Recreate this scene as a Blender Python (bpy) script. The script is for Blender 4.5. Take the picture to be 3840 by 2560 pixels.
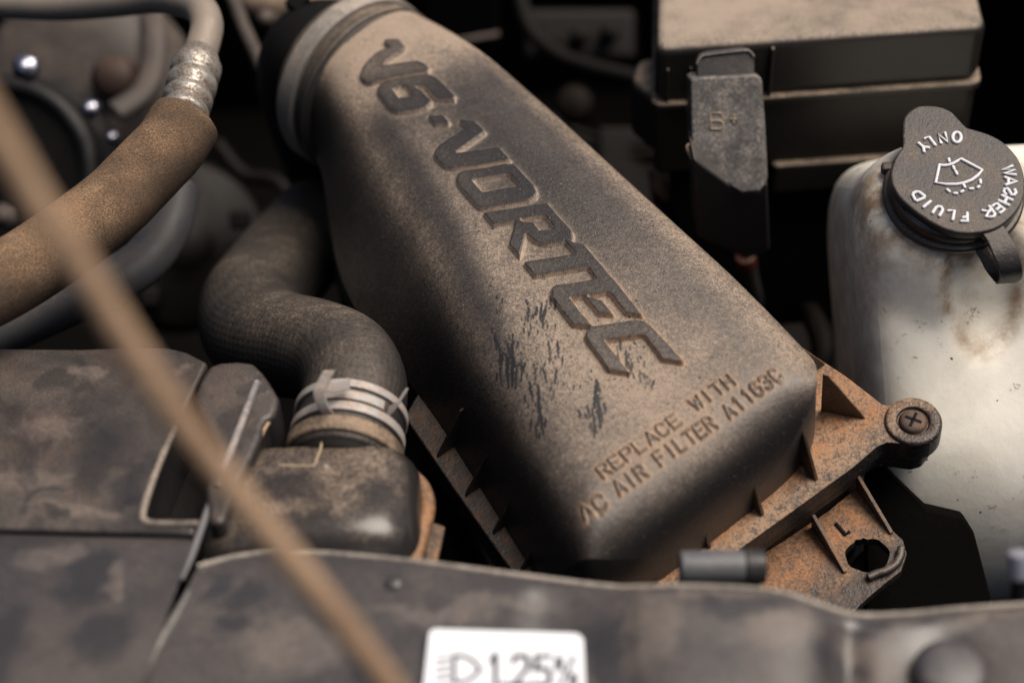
import bpy, bmesh, math, random
import numpy as np
from mathutils import Vector, Matrix
from mathutils.geometry import tessellate_polygon
random.seed(7); rng = np.random.default_rng(7)
for ob in list(bpy.data.objects): bpy.data.objects.remove(ob, do_unlink=True)
scene = bpy.context.scene
COL = scene.collection
CM = 0.01                       # everything below is laid out in centimetres

# ------------------------------------------------------------------ camera
PITCH, ROLL, CAMH, FPX = math.radians(42), math.radians(3), 36.0, 6000.0
_r0 = np.array([1.0, 0, 0]); _f = np.array([0, math.cos(PITCH), -math.sin(PITCH)]); _u0 = np.array([0, math.sin(PITCH), math.cos(PITCH)])
_r = _r0*math.cos(ROLL) - _u0*math.sin(ROLL); _u = _u0*math.cos(ROLL) + _r0*math.sin(ROLL)
CP = np.array([0, 0, CAMH])
cam = bpy.data.objects.new('camera', bpy.data.cameras.new('camera')); COL.objects.link(cam)
M = Matrix(((_r[0], _u[0], -_f[0], 0), (_r[1], _u[1], -_f[1], 0), (_r[2], _u[2], -_f[2], CAMH*CM), (0, 0, 0, 1)))
cam.matrix_world = M
cam.data.sensor_width = 36; cam.data.lens = 36*FPX/3840
cam.data.clip_start = 0.01; cam.data.clip_end = 50
cam.data.dof.use_dof = True; cam.data.dof.focus_distance = 0.58; cam.data.dof.aperture_fstop = 4.4
scene.camera = cam
scene.render.resolution_x = 1024; scene.render.resolution_y = 682
# ------------------------------------------------------------------ light
SUN_DIR = Vector((0.40, 0.04, 0.90)).normalized()
world = bpy.data.worlds.new('World'); scene.world = world; world.use_nodes = True
wn = world.node_tree; bg = wn.nodes['Background']
sky = wn.nodes.new('ShaderNodeTexSky'); sky.sky_type = 'NISHITA'; sky.sun_disc = False
sky.sun_elevation = math.asin(SUN_DIR.z); sky.sun_rotation = math.atan2(SUN_DIR.x, SUN_DIR.y)
sky.air_density = 1.0; sky.dust_density = 5.0; sky.ozone_density = 0.3
wn.links.new(sky.outputs[0], bg.inputs[0]); bg.inputs[1].default_value = 0.05
sl = bpy.data.lights.new('sun', 'SUN'); sl.energy = 3.2; sl.angle = math.radians(42); sl.color = (1.0, 0.91, 0.80)
so = bpy.data.objects.new('sun', sl); COL.objects.link(so)
so.rotation_euler = SUN_DIR.to_track_quat('Z', 'Y').to_euler()
scene.view_settings.view_transform = 'Standard'; scene.view_settings.look = 'None'
scene.view_settings.exposure = 0.42; scene.view_settings.gamma = 1.0

# ------------------------------------------------------------------ measuring: photo pixel -> point in the place
S = 3840/2352
def ray(x, y): return _r*(x-1920)/FPX - _u*(y-1280)/FPX + _f          # 3840-wide pixels
def zat(x, y, z): d = ray(x, y); return CP + d*((z-CP[2])/d[2])
def o(x, y, z): return zat(x*S, y*S, z)                                # 2352-wide pixels
def od(x, y, dep): return CP + ray(x*S, y*S)*dep
def oy(x, y, Y, slope=0.0):                                           # on the plane  y = Y + slope*z
    d = ray(x*S, y*S); t = (Y + slope*CP[2])/(d[1]-slope*d[2]); return CP + d*t
def plane_hit(x, y, P0, N): d = ray(x, y); return CP + d*(((P0-CP)@N)/(d@N))
def crop(x0, y0, k): return lambda x, y: (x0+x*k, y0+y*k)
def unit(v): v = np.asarray(v, float); return v/np.linalg.norm(v)

# ------------------------------------------------------------------ object helpers
def tag(ob, label=None, cat=None, group=None, kind=None):
    for k, v in (('label', label), ('category', cat), ('group', group), ('kind', kind)):
        if v: ob[k] = v
    return ob
def thing(name, label, cat, base, group=None):
    e = bpy.data.objects.new(name, None); e.empty_display_size = 0.02
    e.location = Vector(base)*CM; COL.objects.link(e); tag(e, label, cat, group); return e
def wloc(ob):
    v = Vector((0, 0, 0))
    while ob: v += ob.location; ob = ob.parent
    return v
def mesh(name, V, F, m, parent=None, smooth=True, bevel=0, seg=2, subd=0, uv=None, attrs=None, base=None, angle=32, solid=0):
    V = np.asarray(V, float).reshape(-1, 3)*CM
    off = np.array(wloc(parent)) if parent else (np.asarray(base, float)*CM if base is not None else np.zeros(3))
    V = V - off
    me = bpy.data.meshes.new(name)
    if isinstance(F, np.ndarray):
        me.vertices.add(len(V)); me.vertices.foreach_set('co', V.ravel())
        n = F.shape[0]; k = F.shape[1]
        me.loops.add(n*k); me.loops.foreach_set('vertex_index', F.ravel().astype(np.int32))
        me.polygons.add(n); me.polygons.foreach_set('loop_start', np.arange(0, n*k, k, dtype=np.int32))
        me.update(calc_edges=True)
    else:
        me.from_pydata([tuple(v) for v in V], [], [tuple(f) for f in F])
    bm = bmesh.new(); bm.from_mesh(me)
    if not isinstance(F, np.ndarray):
        bmesh.ops.remove_doubles(bm, verts=bm.verts, dist=1e-7) if uv is None and attrs is None else None
        bmesh.ops.recalc_face_normals(bm, faces=bm.faces)
    if smooth:
        for f in bm.faces: f.smooth = True
    bm.to_mesh(me); bm.free()
    if uv is not None:
        lay = me.uv_layers.new(name='UVMap'); uv = np.asarray(uv, float)
        li = np.empty(len(me.loops), dtype=np.int32); me.loops.foreach_get('vertex_index', li)
        lay.data.foreach_set('uv', uv[li].ravel())
    if attrs:
        for k, a in attrs.items():
            at_ = me.attributes.new(k, 'FLOAT', 'POINT'); at_.data.foreach_set('value', np.asarray(a, np.float32))
    me.materials.append(m)
    ob = bpy.data.objects.new(name, me); COL.objects.link(ob)
    if parent: ob.parent = parent
    elif base is not None: ob.location = Vector(off)
    if bevel:
        b = ob.modifiers.new('bevel', 'BEVEL'); b.width = bevel*CM; b.segments = seg; b.limit_method = 'ANGLE'; b.angle_limit = math.radians(angle)
        b.harden_normals = False
    if subd:
        s = ob.modifiers.new('subd', 'SUBSURF'); s.levels = subd; s.render_levels = subd
    if smooth and not subd and not isinstance(F, np.ndarray):
        w = ob.modifiers.new('wn', 'WEIGHTED_NORMAL'); w.keep_sharp = True
    return ob
def catmull(pts, n=10):
    P = [np.asarray(p, float) for p in pts]; P = [2*P[0]-P[1]] + P + [2*P[-1]-P[-2]]; out = []
    for i in range(1, len(P)-2):
        for k in range(n):
            t = k/n
            out.append(0.5*((2*P[i]) + (P[i+1]-P[i-1])*t + (2*P[i-1]-5*P[i]+4*P[i+1]-P[i+2])*t*t + (3*P[i]-P[i-1]-3*P[i+1]+P[i+2])*t**3))
    out.append(P[-2]); return np.array(out)
def frames(path):
    T = np.gradient(path, axis=0); T /= np.linalg.norm(T, axis=1)[:, None]
    a = np.array([0, 0, 1.0]) if abs(T[0][2]) < .9 else np.array([1.0, 0, 0])
    N = [unit(np.cross(T[0], a))]
    for i in range(1, len(path)):
        v = N[-1]-T[i]*(N[-1]@T[i]); N.append(unit(v))
    N = np.array(N); B = np.cross(T, N); return T, N, B
def tube(path, rad, seg=28, caps=True, flat=1.0, capr=0.25):
    """tube along a path; rounded ends; returns V, F, uv (uv in cm)"""
    path = np.asarray(path, float); n = len(path); rad = np.broadcast_to(np.asarray(rad, float), (n,)).copy()
    T, N, B = frames(path); rings = []; rr = []; 
    L = np.concatenate([[0], np.cumsum(np.linalg.norm(np.diff(path, axis=0), axis=1))]); lu = []
    st = []
    if caps:
        for t in (0.0, .3, .6, .85): st.append((path[0]-T[0]*0, 0, rad[0]*(1-capr*(1-math.sin(t*math.pi/2))) , -(math.cos(t*math.pi/2))*rad[0]*capr))
    V = []; uv = []
    def ring(c, i, r, l):
        for k in range(seg+1):
            a = 2*math.pi*k/seg
            V.append(c + N[i]*math.cos(a)*r + B[i]*math.sin(a)*r*flat); uv.append((l, a*rad.mean()))
    if caps:
        for c, i, r, d in st: ring(c + T[0]*(d), 0, r, d)
    for i in range(n): ring(path[i], i, rad[i], L[i])
    if caps:
        for c, i, r, d in reversed(st):
            r = rad[-1]*r/rad[0]; d = d*rad[-1]/rad[0]; ring(path[-1]-T[-1]*d, n-1, r, L[-1]-d)
    m = len(V)//(seg+1); F = []
    for i in range(m-1):
        for k in range(seg):
            a = i*(seg+1)+k; F.append((a, a+1, a+seg+2, a+seg+1))
    if caps:
        F.append(tuple(range(seg))[::-1]); F.append(tuple((m-1)*(seg+1)+k for k in range(seg)))
    return V, F, uv
def tubeobj(name, pts, rad, m, parent=None, n=8, seg=28, caps=True, flat=1.0, capr=.25, radii=None, **kw):
    path = catmull(pts, n) if n > 1 else np.asarray(pts, float)
    if radii is not None: rad = np.interp(np.linspace(0, 1, len(path)), np.linspace(0, 1, len(radii)), radii)
    V, F, uv = tube(path, rad, seg, caps, flat, capr)
    ob = mesh(name, V, F, m, parent, uv=uv, **kw)
    for md in list(ob.modifiers):
        if md.type == 'WEIGHTED_NORMAL': ob.modifiers.remove(md)
    return ob
def prism(loops, down):
    """loops: outer 3D loop then holes; extruded by vector down"""
    down = np.asarray(down, float); top = [np.asarray(p, float) for lp in loops for p in lp]; n = len(top)
    tris = tessellate_polygon([[Vector(p) for p in lp] for lp in loops])
    V = top + [p+down for p in top]; F = []
    if len(loops) == 1:
        F.append(tuple(range(n))); F.append(tuple(range(2*n-1, n-1, -1)))
    else:
        for t in tris: F.append(tuple(t)); F.append(tuple(i+n for i in reversed(t)))
    s = 0
    for lp in loops:
        k = len(lp)
        for i in range(k):
            a, b = s+i, s+(i+1) % k; F.append((a, b, b+n, a+n))
        s += k
    return V, F
def lathe(profile, org, axis, seg=48, ref=None, a0=0, a1=2*math.pi):
    axis = unit(axis); ref = unit(np.cross(axis, ref if ref is not None else (0.3, 0.2, 0.9))); q = np.cross(axis, ref); V = []; F = []
    full = abs(a1-a0-2*math.pi) < 1e-6; m = seg if full else seg+1
    for r, h in profile:
        for k in range(m):
            a = a0+(a1-a0)*k/seg; V.append(np.asarray(org)+axis*h+(ref*math.cos(a)+q*math.sin(a))*r)
    for i in range(len(profile)-1):
        for k in range(seg):
            b = (k+1) % m; F.append((i*m+k, i*m+b, (i+1)*m+b, (i+1)*m+k))
    return V, F
def smooth_loop(pts, n=4):
    P = [np.asarray(p, float) for p in pts]; m = len(P); out = []
    for i in range(m):
        p0, p1, p2, p3 = P[i-1], P[i], P[(i+1) % m], P[(i+2) % m]
        for k in range(n):
            t = k/n; out.append(0.5*((2*p1)+(p2-p0)*t+(2*p0-5*p1+4*p2-p3)*t*t+(3*p1-p0-3*p2+p3)*t**3))
    return out
def grid_faces(nu, nv):
    i = np.arange(nu-1)[:, None]*nv+np.arange(nv-1)[None, :]
    return np.stack([i, i+1, i+nv+1, i+nv], -1).reshape(-1, 4)
def box_v(c, ex, ey, ez):
    c = np.asarray(c, float); V = [c+sx*np.asarray(ex)+sy*np.asarray(ey)+sz*np.asarray(ez) for sz in (-1, 1) for sy in (-1, 1) for sx in (-1, 1)]
    return V, [(0, 1, 3, 2), (4, 6, 7, 5), (0, 4, 5, 1), (2, 3, 7, 6), (0, 2, 6, 4), (1, 5, 7, 3)]
def join(*vf):
    V = []; F = []
    for v, f in vf:
        k = len(V); V += list(v); F += [tuple(i+k for i in q) for q in f]
    return V, F

# ------------------------------------------------------------------ materials
class NT:
    def __init__(s, name):
        s.m = bpy.data.materials.new(name); s.m.use_nodes = True; s.t = s.m.node_tree
        s.b = s.t.nodes['Principled BSDF']; s.co = s.n('ShaderNodeTexCoord').outputs['Object']
        mp = s.n('ShaderNodeMapping'); mp.inputs['Scale'].default_value = (100, 100, 100); s.t.links.new(s.co, mp.inputs[0]); s.cm = mp.outputs[0]
    def n(s, k, **kw):
        nd = s.t.nodes.new(k)
        for a, v in kw.items(): setattr(nd, a, v)
        return nd
    def put(s, sock, v):
        if hasattr(v, 'links') or isinstance(v, bpy.types.NodeSocket): s.t.links.new(v, sock)
        else: sock.default_value = v
    def math(s, op, a, b=0.0, clamp=False, c=None):
        nd = s.n('ShaderNodeMath', operation=op); nd.use_clamp = clamp; s.put(nd.inputs[0], a); s.put(nd.inputs[1], b)
        if c is not None: s.put(nd.inputs[2], c)
        return nd.outputs[0]
    def noise(s, scale, detail=4, rough=.55, vec=None, stretch=None, dist=0):
        nd = s.n('ShaderNodeTexNoise'); nd.inputs['Scale'].default_value = scale; nd.inputs['Detail'].default_value = detail
        nd.inputs['Roughness'].default_value = rough; nd.inputs['Distortion'].default_value = dist
        v = vec or s.cm
        if stretch:
            mp = s.n('ShaderNodeMapping'); mp.inputs['Scale'].default_value = stretch; s.t.links.new(v, mp.inputs[0]); v = mp.outputs[0]
        s.t.links.new(v, nd.inputs['Vector']); return nd.outputs['Fac']
    def ramp(s, v, lo, hi, a=0.0, b=1.0):
        nd = s.n('ShaderNodeMapRange', interpolation_type='SMOOTHSTEP'); s.put(nd.inputs[0], v)
        for i, x in enumerate((lo, hi, a, b)): nd.inputs[i+1].default_value = x
        return nd.outputs[0]
    def mix(s, f, a, b):
        nd = s.n('ShaderNodeMix', data_type='RGBA'); s.put(nd.inputs[0], f)
        for sock, v in ((nd.inputs[6], a), (nd.inputs[7], b)):
            s.put(sock, (*v, 1) if isinstance(v, tuple) and len(v) == 3 else v)
        return nd.outputs[2]
    def spots(s, lst):
        g = s.n('ShaderNodeNewGeometry'); m1 = s.n('ShaderNodeVectorMath', operation='SCALE'); s.t.links.new(g.outputs['Position'], m1.inputs[0]); m1.inputs['Scale'].default_value = 100
        nz = s.n('ShaderNodeTexNoise'); nz.inputs['Scale'].default_value = .38; nz.inputs['Detail'].default_value = 5; nz.inputs['Roughness'].default_value = .65; s.t.links.new(m1.outputs[0], nz.inputs['Vector'])
        v = s.n('ShaderNodeVectorMath', operation='MULTIPLY_ADD'); s.t.links.new(nz.outputs['Color'], v.inputs[0]); v.inputs[1].default_value = (3.0, 3.0, 0); s.t.links.new(m1.outputs[0], v.inputs[2]); res = None
        for x, y, z, rx, ry in lst:
            p = zat(x*S, y*S, z); dep = float((p-CP)@_f); k = dep/3675
            a = s.n('ShaderNodeVectorMath', operation='SUBTRACT'); s.t.links.new(v.outputs[0], a.inputs[0]); a.inputs[1].default_value = (p[0]+1.5, p[1]+1.5, 0)
            b = s.n('ShaderNodeVectorMath', operation='MULTIPLY'); s.t.links.new(a.outputs[0], b.inputs[0]); b.inputs[1].default_value = (1/(rx*k), .70/(ry*k), 0)
            l = s.n('ShaderNodeVectorMath', operation='LENGTH'); s.t.links.new(b.outputs[0], l.inputs[0])
            mk = s.ramp(l.outputs['Value'], .55, 1.45, 1.0, 0.0); res = mk if res is None else s.math('MAXIMUM', res, mk)
        return res
    def along(s, axis, org):
        g = s.n('ShaderNodeNewGeometry'); a = s.n('ShaderNodeVectorMath', operation='SUBTRACT'); s.t.links.new(g.outputs['Position'], a.inputs[0]); a.inputs[1].default_value = tuple(float(q)*CM for q in org)
        d = s.n('ShaderNodeVectorMath', operation='DOT_PRODUCT'); s.t.links.new(a.outputs[0], d.inputs[0]); d.inputs[1].default_value = tuple(float(q)*100 for q in axis); return d.outputs['Value']
    def up(s):
        g = s.n('ShaderNodeNewGeometry'); sp = s.n('ShaderNodeSeparateXYZ'); s.t.links.new(g.outputs['Normal'], sp.inputs[0]); return sp.outputs[2]
    def attr(s, name):
        a = s.n('ShaderNodeAttribute'); a.attribute_name = name; return a.outputs['Fac']
    def bump(s, h, strength=.3, dist=.02, prev=None):
        b = s.n('ShaderNodeBump'); b.inputs['Strength'].default_value = strength; b.inputs['Distance'].default_value = dist*CM
        s.put(b.inputs['Height'], h)
        if prev is not None: s.t.links.new(prev, b.inputs['Normal'])
        return b.outputs[0]
    def out(s, col, rough, nrm=None, metal=0.0, spec=.5):
        s.put(s.b.inputs['Base Color'], (*col, 1) if isinstance(col, tuple) and len(col) == 3 else col)
        s.put(s.b.inputs['Roughness'], rough); s.put(s.b.inputs['Metallic'], metal); s.b.inputs['Specular IOR Level'].default_value = spec
        if nrm is not None: s.t.links.new(nrm, s.b.inputs['Normal'])
        return s.m
DUST = (0.33, 0.245, 0.18); RUST = (0.36, 0.15, 0.052)
def dusty(name, base=(.018, .017, .018), dust=DUST, amt=.5, patch=.35, up_lo=.15, up_hi=.95, side=.12, grain=18, rough=.42, bmp=.25, rust=0.0, spec=.5, soft=0.0, marks=0.0, mscale=1.2, weave=False, glint=0.0, blotch=0.0, rside=False, dark=None, light=None, band=None):
    """plastic or rubber with settled dust (more on faces that look up), fine grain and worn patches"""
    s = NT(name)
    big = s.noise(patch, 5, .6, dist=.4); mid = s.noise(patch*6, 4, .6); fine = s.noise(grain, 2, .7); fine2 = s.noise(grain*.35, 3, .7)
    u = s.ramp(s.up(), up_lo, up_hi, side, 1.0)
    f = s.math('MULTIPLY', u, amt*2)
    f = s.math('MULTIPLY', f, s.ramp(big, .3, .7, .45, 1.1))
    f = s.math('MULTIPLY', f, s.ramp(mid, .3, .7, .75+.2*soft, 1.15-.12*soft))
    sp = s.ramp(fine, .38, .66, .55, 1.45); f = s.math('MULTIPLY', f, sp)
    f = s.math('MULTIPLY', f, s.ramp(fine2, .35, .65, .8+.14*soft, 1.2-.14*soft))
    if marks:
        f = s.math('MULTIPLY', f, s.ramp(s.noise(mscale, 3, .5, dist=1.2), .36, .46, 1-marks, 1.0))
    f = s.math('MULTIPLY', f, 1.0, clamp=True)
    f = s.math('MULTIPLY', s.math('POWER', f, 1.45), 1.2, clamp=True)
    if light: f = s.math('ADD', f, s.math('MULTIPLY', s.spots(light), s.math('MULTIPLY', s.ramp(fine2, .3, .7, .16, .32), u)), clamp=True)
    if dark: f = s.math('MULTIPLY', f, s.math('SUBTRACT', 1.0, s.math('MULTIPLY', s.spots(dark), .72)))
    if band:                                                         # wiped clean along the outer lip, rust-red grit by the wall
        ax_, og_, wall_, lip_ = band; t_ = s.math('ADD', s.along(ax_, og_), s.math('MULTIPLY', s.math('SUBTRACT', mid, .5), .8))
        f = s.math('MULTIPLY', f, s.ramp(t_, lip_-.10, lip_+.30, 1.0, .12)); near = s.ramp(t_, wall_+.2, wall_+1.2, 1.0, .15)
    col = s.mix(f, base, dust)
    if rust:
        rf = s.math('MULTIPLY', s.ramp(s.noise(patch*2.3, 4, .65), .42, .66), s.ramp(fine2, .3, .6, .3, 1.0))
        rf = s.math('MULTIPLY', rf, u) if rside else rf
        if band: rf = s.math('MULTIPLY', s.math('ADD', s.math('MULTIPLY', rf, .6), .42), s.math('MULTIPLY', near, s.math('MULTIPLY', u, s.ramp(fine, .35, .6, .45, 1.1))))
        col = s.mix(s.math('MULTIPLY', rf, rust, clamp=True), col, RUST)
    if glint:
        g = s.ramp(s.noise(grain*1.6, 1, .5), .70, .76, 0, glint); col = s.mix(g, col, (.75, .60, .45))
    if blotch:
        col = s.mix(s.ramp(s.noise(mscale*.55, 4, .6, dist=.8), .55, .68, 0, blotch), col, (.008, .008, .012))
    r = s.math('ADD', s.math('MULTIPLY', f, .45), rough, clamp=True)
    nb = s.bump(fine, bmp, .03)
    nb = s.bump(fine2, bmp*.6, .08, nb)
    if weave:
        uvn = s.n('ShaderNodeUVMap'); sp2 = s.n('ShaderNodeSeparateXYZ'); s.t.links.new(uvn.outputs[0], sp2.inputs[0])
        w1 = s.math('SINE', s.math('MULTIPLY', sp2.outputs[0], 2*math.pi/.30)); w2 = s.math('SINE', s.math('MULTIPLY', sp2.outputs[1], 2*math.pi/.26))
        nb = s.bump(s.math('ADD', w1, s.math('MULTIPLY', w2, .8)), .15, .03, nb)
    return s.out(col, r, nb, spec=spec)

m_black = dusty('black_plastic', amt=.16, rough=.38)
m_deep = dusty('deep_black_part', base=(.005, .005, .005), dust=(.03, .023, .018), amt=.15, rough=.6, spec=.12)
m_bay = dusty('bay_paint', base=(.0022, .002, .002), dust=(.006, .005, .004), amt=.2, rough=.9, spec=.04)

def lid_material():
    s = NT('dusty_ribbed_plastic_lid')
    fine = s.noise(17, 2, .75); fine2 = s.noise(6, 3, .7); mid = s.noise(1.1, 4, .6, dist=.5); big = s.noise(.33, 3, .5)
    d = s.attr('dust'); cl = s.attr('clean'); og = s.attr('grime')
    u = s.ramp(s.up(), .18, .90, .07, 1.0)
    f = s.math('MULTIPLY', d, u)
    f = s.math('MULTIPLY', f, s.ramp(mid, .25, .75, .82, 1.16)); f = s.math('MULTIPLY', f, s.ramp(big, .3, .7, .85, 1.12))
    f = s.math('MULTIPLY', f, s.ramp(fine, .36, .66, .58, 1.36)); f = s.math('MULTIPLY', f, s.ramp(fine2, .3, .7, .72, 1.25))
    f = s.math('MULTIPLY', f, s.math('SUBTRACT', 1.0, s.math('MULTIPLY', cl, .9)), clamp=True)
    f = s.math('MULTIPLY', s.math('POWER', f, 1.35), 1.18, clamp=True)
    col = s.mix(f, (.017, .016, .017), (.32, .245, .185))
    gf = s.math('MULTIPLY', og, s.ramp(fine2, .25, .6, .4, 1.1), clamp=True)
    col = s.mix(gf, col, s.mix(s.attr('orange'), (.52, .405, .31), (.46, .28, .16)))
    col = s.mix(s.ramp(s.noise(22, 1, .5), .71, .76, 0, .55), col, (.55, .45, .36))
    # dark pin-prick specks where drops dried
    spk = s.math('MULTIPLY', s.ramp(s.noise(5.5, 1, .4), .70, .74), s.ramp(s.noise(.5, 2), .5, .62, 0, .85))
    col = s.mix(spk, col, (.012, .011, .013))
    col = s.mix(s.math('MULTIPLY', s.attr('streak'), .85), col, (.016, .015, .016))
    r = s.math('ADD', s.math('MULTIPLY', f, .50), .30, clamp=True)
    nb = s.bump(fine, .35, .03); nb = s.bump(fine2, .18, .08, nb)
    return s.out(col, r, nb, spec=.5)

# ================================================================== the air filter housing (lid in its own slanting frame)
n_ = unit([math.sin(math.radians(-6)), math.sin(math.radians(-13)), 1.0])
LO = zat(1829, 690, 0)
def pl(x, y, h=0.0): return plane_hit(x, y, LO+n_*h, n_)
e_ = unit(pl(2281, 1395)-pl(1354, 304)); c_ = np.cross(n_, e_)
def L(a, b, h): return LO + e_*a + c_*b + n_*h
def ab(x, y, h=0.0): q = pl(x, y, h)-LO; return np.array([q@e_, q@c_])
HL = 4.3; A0, ANECK = 7.5, -12.0
def sstep(x, lo, hi): t = np.clip((x-lo)/(hi-lo), 0, 1); return t*t*(3-2*t)
_xd = np.linspace(-20, 24, 881); _kn = np.exp(-.5*(np.arange(-80, 81)*.05/.7)**2); _kn /= _kn.sum()
def sm_interp(a, xs, ys):
    y = np.interp(_xd, xs, ys); y = np.convolve(np.pad(y, 80, mode='edge'), _kn, mode='valid'); return np.interp(a, _xd, y)
def lid_params(a):
    bL = sm_interp(a, [-12.5, -11, -9, -7.5, -6, -4, -2, 0, 5, 11, 15], [-3.75, -3.5, -3.6, -4.2, -4.8, -5.6, -6.1, -6.2, -6.15, -6.55, -6.95])
    bR = sm_interp(a, [-12.5, -11, -9, -6, -2, 3.3, 8.2, 11, 15], [3.7, 3.85, 4.15, 4.5, 4.85, 5.2, 5.55, 5.6, 5.55])
    bk = sm_interp(a, [-12.5, -7, -3, .7, 4.5, 7.5, 10, 12.5, 15], [-2.2, -2.5, -2.65, -3.2, -4.1, -4.65, -5.1, -5.55, -5.9])
    pR = 2.1 + 1.9*sstep(a, -13, -6)
    return bL, bR, bk, pR, -.35 + 0*a
def a_front(b): return 14.75 + (5-b)*.085
def lid_h(a, b):
    a = np.asarray(a, float); b = np.asarray(b, float)
    bL, bR, bk, pR, bc = lid_params(a)
    xr = np.clip((b-bc)/(bR-bc), 0, 1); Dr = HL*(1-(1-xr**pR)**(1/pR))
    rr = .42; t = bk-b; k = HL/np.maximum(bk-bL, .3); Dl = k*rr*np.log1p(np.exp(np.clip(t/rr, -30, 30)))
    xl = np.clip((bc-b)/(bc-bL), 0, 1); Dn = HL*(1-(1-xl**2.1)**(1/2.1)); w = sstep(a, -11.5, -7); Dl = w*Dl+(1-w)*Dn
    xa = np.clip((a-A0)/(a_front(b)-A0), 0, 1); Df = HL*(1-(1-xa**8.5)**(1/3.6))
    return -np.minimum((Dr**2.6+Dl**2.6+Df**2.6)**(1/2.6), HL+.25)
def onlid(x, y, extra=0.0):
    h = extra
    for _ in range(14):
        q = ab(x, y, h); h = .6*h+.4*(max(float(lid_h(q[0], q[1])), -.8)+extra)
    return ab(x, y, h)
C1 = crop(1300, 100, .3189); C2 = crop(1600, 400, .3189); C3 = crop(1750, 700, .3189); C4 = crop(2050, 950, .3508)
V1 = [(430,180),(480,160),(620,160),(700,250),(690,290),(560,370),(450,465),(600,445),(840,410),(930,450),(985,500),(965,555),(800,580),(600,615),(400,660),(300,690),(235,688),(170,640),(150,590),(175,510),(230,430),(350,320),(490,255),(465,245)]
G6 = [(355,790),(360,740),(390,695),(450,660),(560,630),(760,600),(860,580),(980,575),(1080,620),(1290,830),(1275,885),(1065,880),(1000,820),(925,725),(835,735),(890,765),(1005,880),(1010,925),(950,970),(850,1000),(700,1025),(600,1030),(530,1005),(470,950)]
G6i = [(560,770),(650,730),(700,735),(770,830),(740,845),(630,860)]
DOT = [(950,1055),(1150,1055),(1225,1140),(1205,1165),(1040,1170),(990,1130)]
V2 = [(375,180),(410,165),(570,180),(700,300),(690,330),(370,555),(620,520),(860,490),(1000,640),(940,665),(600,725),(300,750),(220,735),(130,665),(80,590),(85,540),(150,460),(370,320),(460,268)]
GO = [(340,880),(350,820),(380,790),(430,765),(700,730),(920,685),(1030,690),(1090,740),(1280,950),(1310,1030),(1290,1085),(1200,1130),(900,1190),(720,1220),(620,1215),(540,1150),(370,950)]
GOi = [(565,905),(600,885),(940,830),(990,840),(1075,940),(1065,965),(900,985),(720,1020),(670,1025)]
RTEC = [C3(*p) for p in [(180,320),(520,270),(955,200),(1080,345),(1255,540),(1262,600),(1255,660),(1390,690)]] + \
       [C4(*p) for p in [(480,0),(800,375),(1050,690),(840,660),(680,460),(640,442),(460,475),(600,510),(740,680),(550,665),(390,480),(270,500),(385,650),(500,785),(700,755),(960,720),(1060,735),(1120,780),(1480,1165),(1450,1190),(1230,1155),(1050,910),(1010,898),(640,952),(900,1290),(870,1302),(660,1272),(405,920),(410,860),(450,800),(275,788),(50,490),(40,400),(60,365),(110,342),(280,325),(515,285),(440,175)]] + \
       [C3(*p) for p in [(1100,1025),(795,1080),(660,905),(700,890),(1265,802),(1160,675),(950,705),(870,695),(800,665),(710,590),(632,862),(490,700),(565,430),(310,472)]]
RI = [(650,415),(800,390),(900,375),(930,385),(1015,500),(1000,525),(870,535),(795,440),(680,435)]
LET = [([C1(*p) for p in V1], []), ([C1(*p) for p in G6], [[C1(*p) for p in G6i]]), ([C1(*p) for p in DOT], []), ([C2(*p) for p in V2], []),
       ([C2(*p) for p in GO], [[C2(*p) for p in GOi]]), (RTEC, [[C3(*p) for p in RI]])]
GLY = {'R': [[(0,0),(0,1),(.6,1),(.8,.88),(.8,.65),(.6,.52),(0,.52)],[(.4,.52),(.85,0)]], 'E': [[(.8,0),(0,0),(0,1),(.8,1)],[(0,.52),(.65,.52)]],
 'P': [[(0,0),(0,1),(.6,1),(.8,.88),(.8,.62),(.6,.48),(0,.48)]], 'L': [[(0,1),(0,0),(.75,0)]], 'A': [[(0,0),(.42,1),(.84,0)],[(.15,.33),(.7,.33)]],
 'C': [[(.8,.8),(.6,1),(.2,1),(0,.78),(0,.22),(.2,0),(.6,0),(.8,.2)]], 'W': [[(0,1),(.22,0),(.45,.8),(.68,0),(.9,1)]], 'I': [[(.4,0),(.4,1)]],
 'T': [[(0,1),(.84,1)],[(.42,1),(.42,0)]], 'H': [[(0,0),(0,1)],[(.8,0),(.8,1)],[(0,.5),(.8,.5)]], 'F': [[(0,0),(0,1),(.8,1)],[(0,.5),(.6,.5)]],
 '1': [[(.25,.8),(.45,1),(.45,0)]], '6': [[(.75,.9),(.5,1),(.2,1),(0,.75),(0,.2),(.2,0),(.6,0),(.8,.2),(.8,.42),(.6,.58),(0,.55)]],
 '3': [[(0,.85),(.2,1),(.6,1),(.8,.82),(.8,.65),(.6,.52),(.3,.52)],[(.6,.52),(.8,.38),(.8,.18),(.6,0),(.2,0),(0,.15)]],
 '2': [[(0,.8),(.15,.97),(.4,1),(.65,.97),(.8,.78),(.75,.58),(0,0),(.85,0)]], '5': [[(.75,1),(.1,1),(.05,.55),(.4,.62),(.7,.52),(.8,.3),(.7,.08),(.4,0),(0,.1)]],
 '.': [[(.08,.04),(.26,.04)]], '%': [[(.95,1),(.2,0)],[(.05,.95),(.3,.95),(.3,.6),(.05,.6),(.05,.95)],[(.8,.4),(1.05,.4),(1.05,.05),(.8,.05),(.8,.4)]],
 'B': [[(0,0),(0,1),(.6,1),(.78,.88),(.78,.62),(.6,.52),(0,.52)],[(.6,.52),(.8,.4),(.8,.12),(.6,0),(0,0)]], '+': [[(.1,.5),(.8,.5)],[(.45,.15),(.45,.85)]]}
CT = crop(2140, 1340, .4464)
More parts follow.
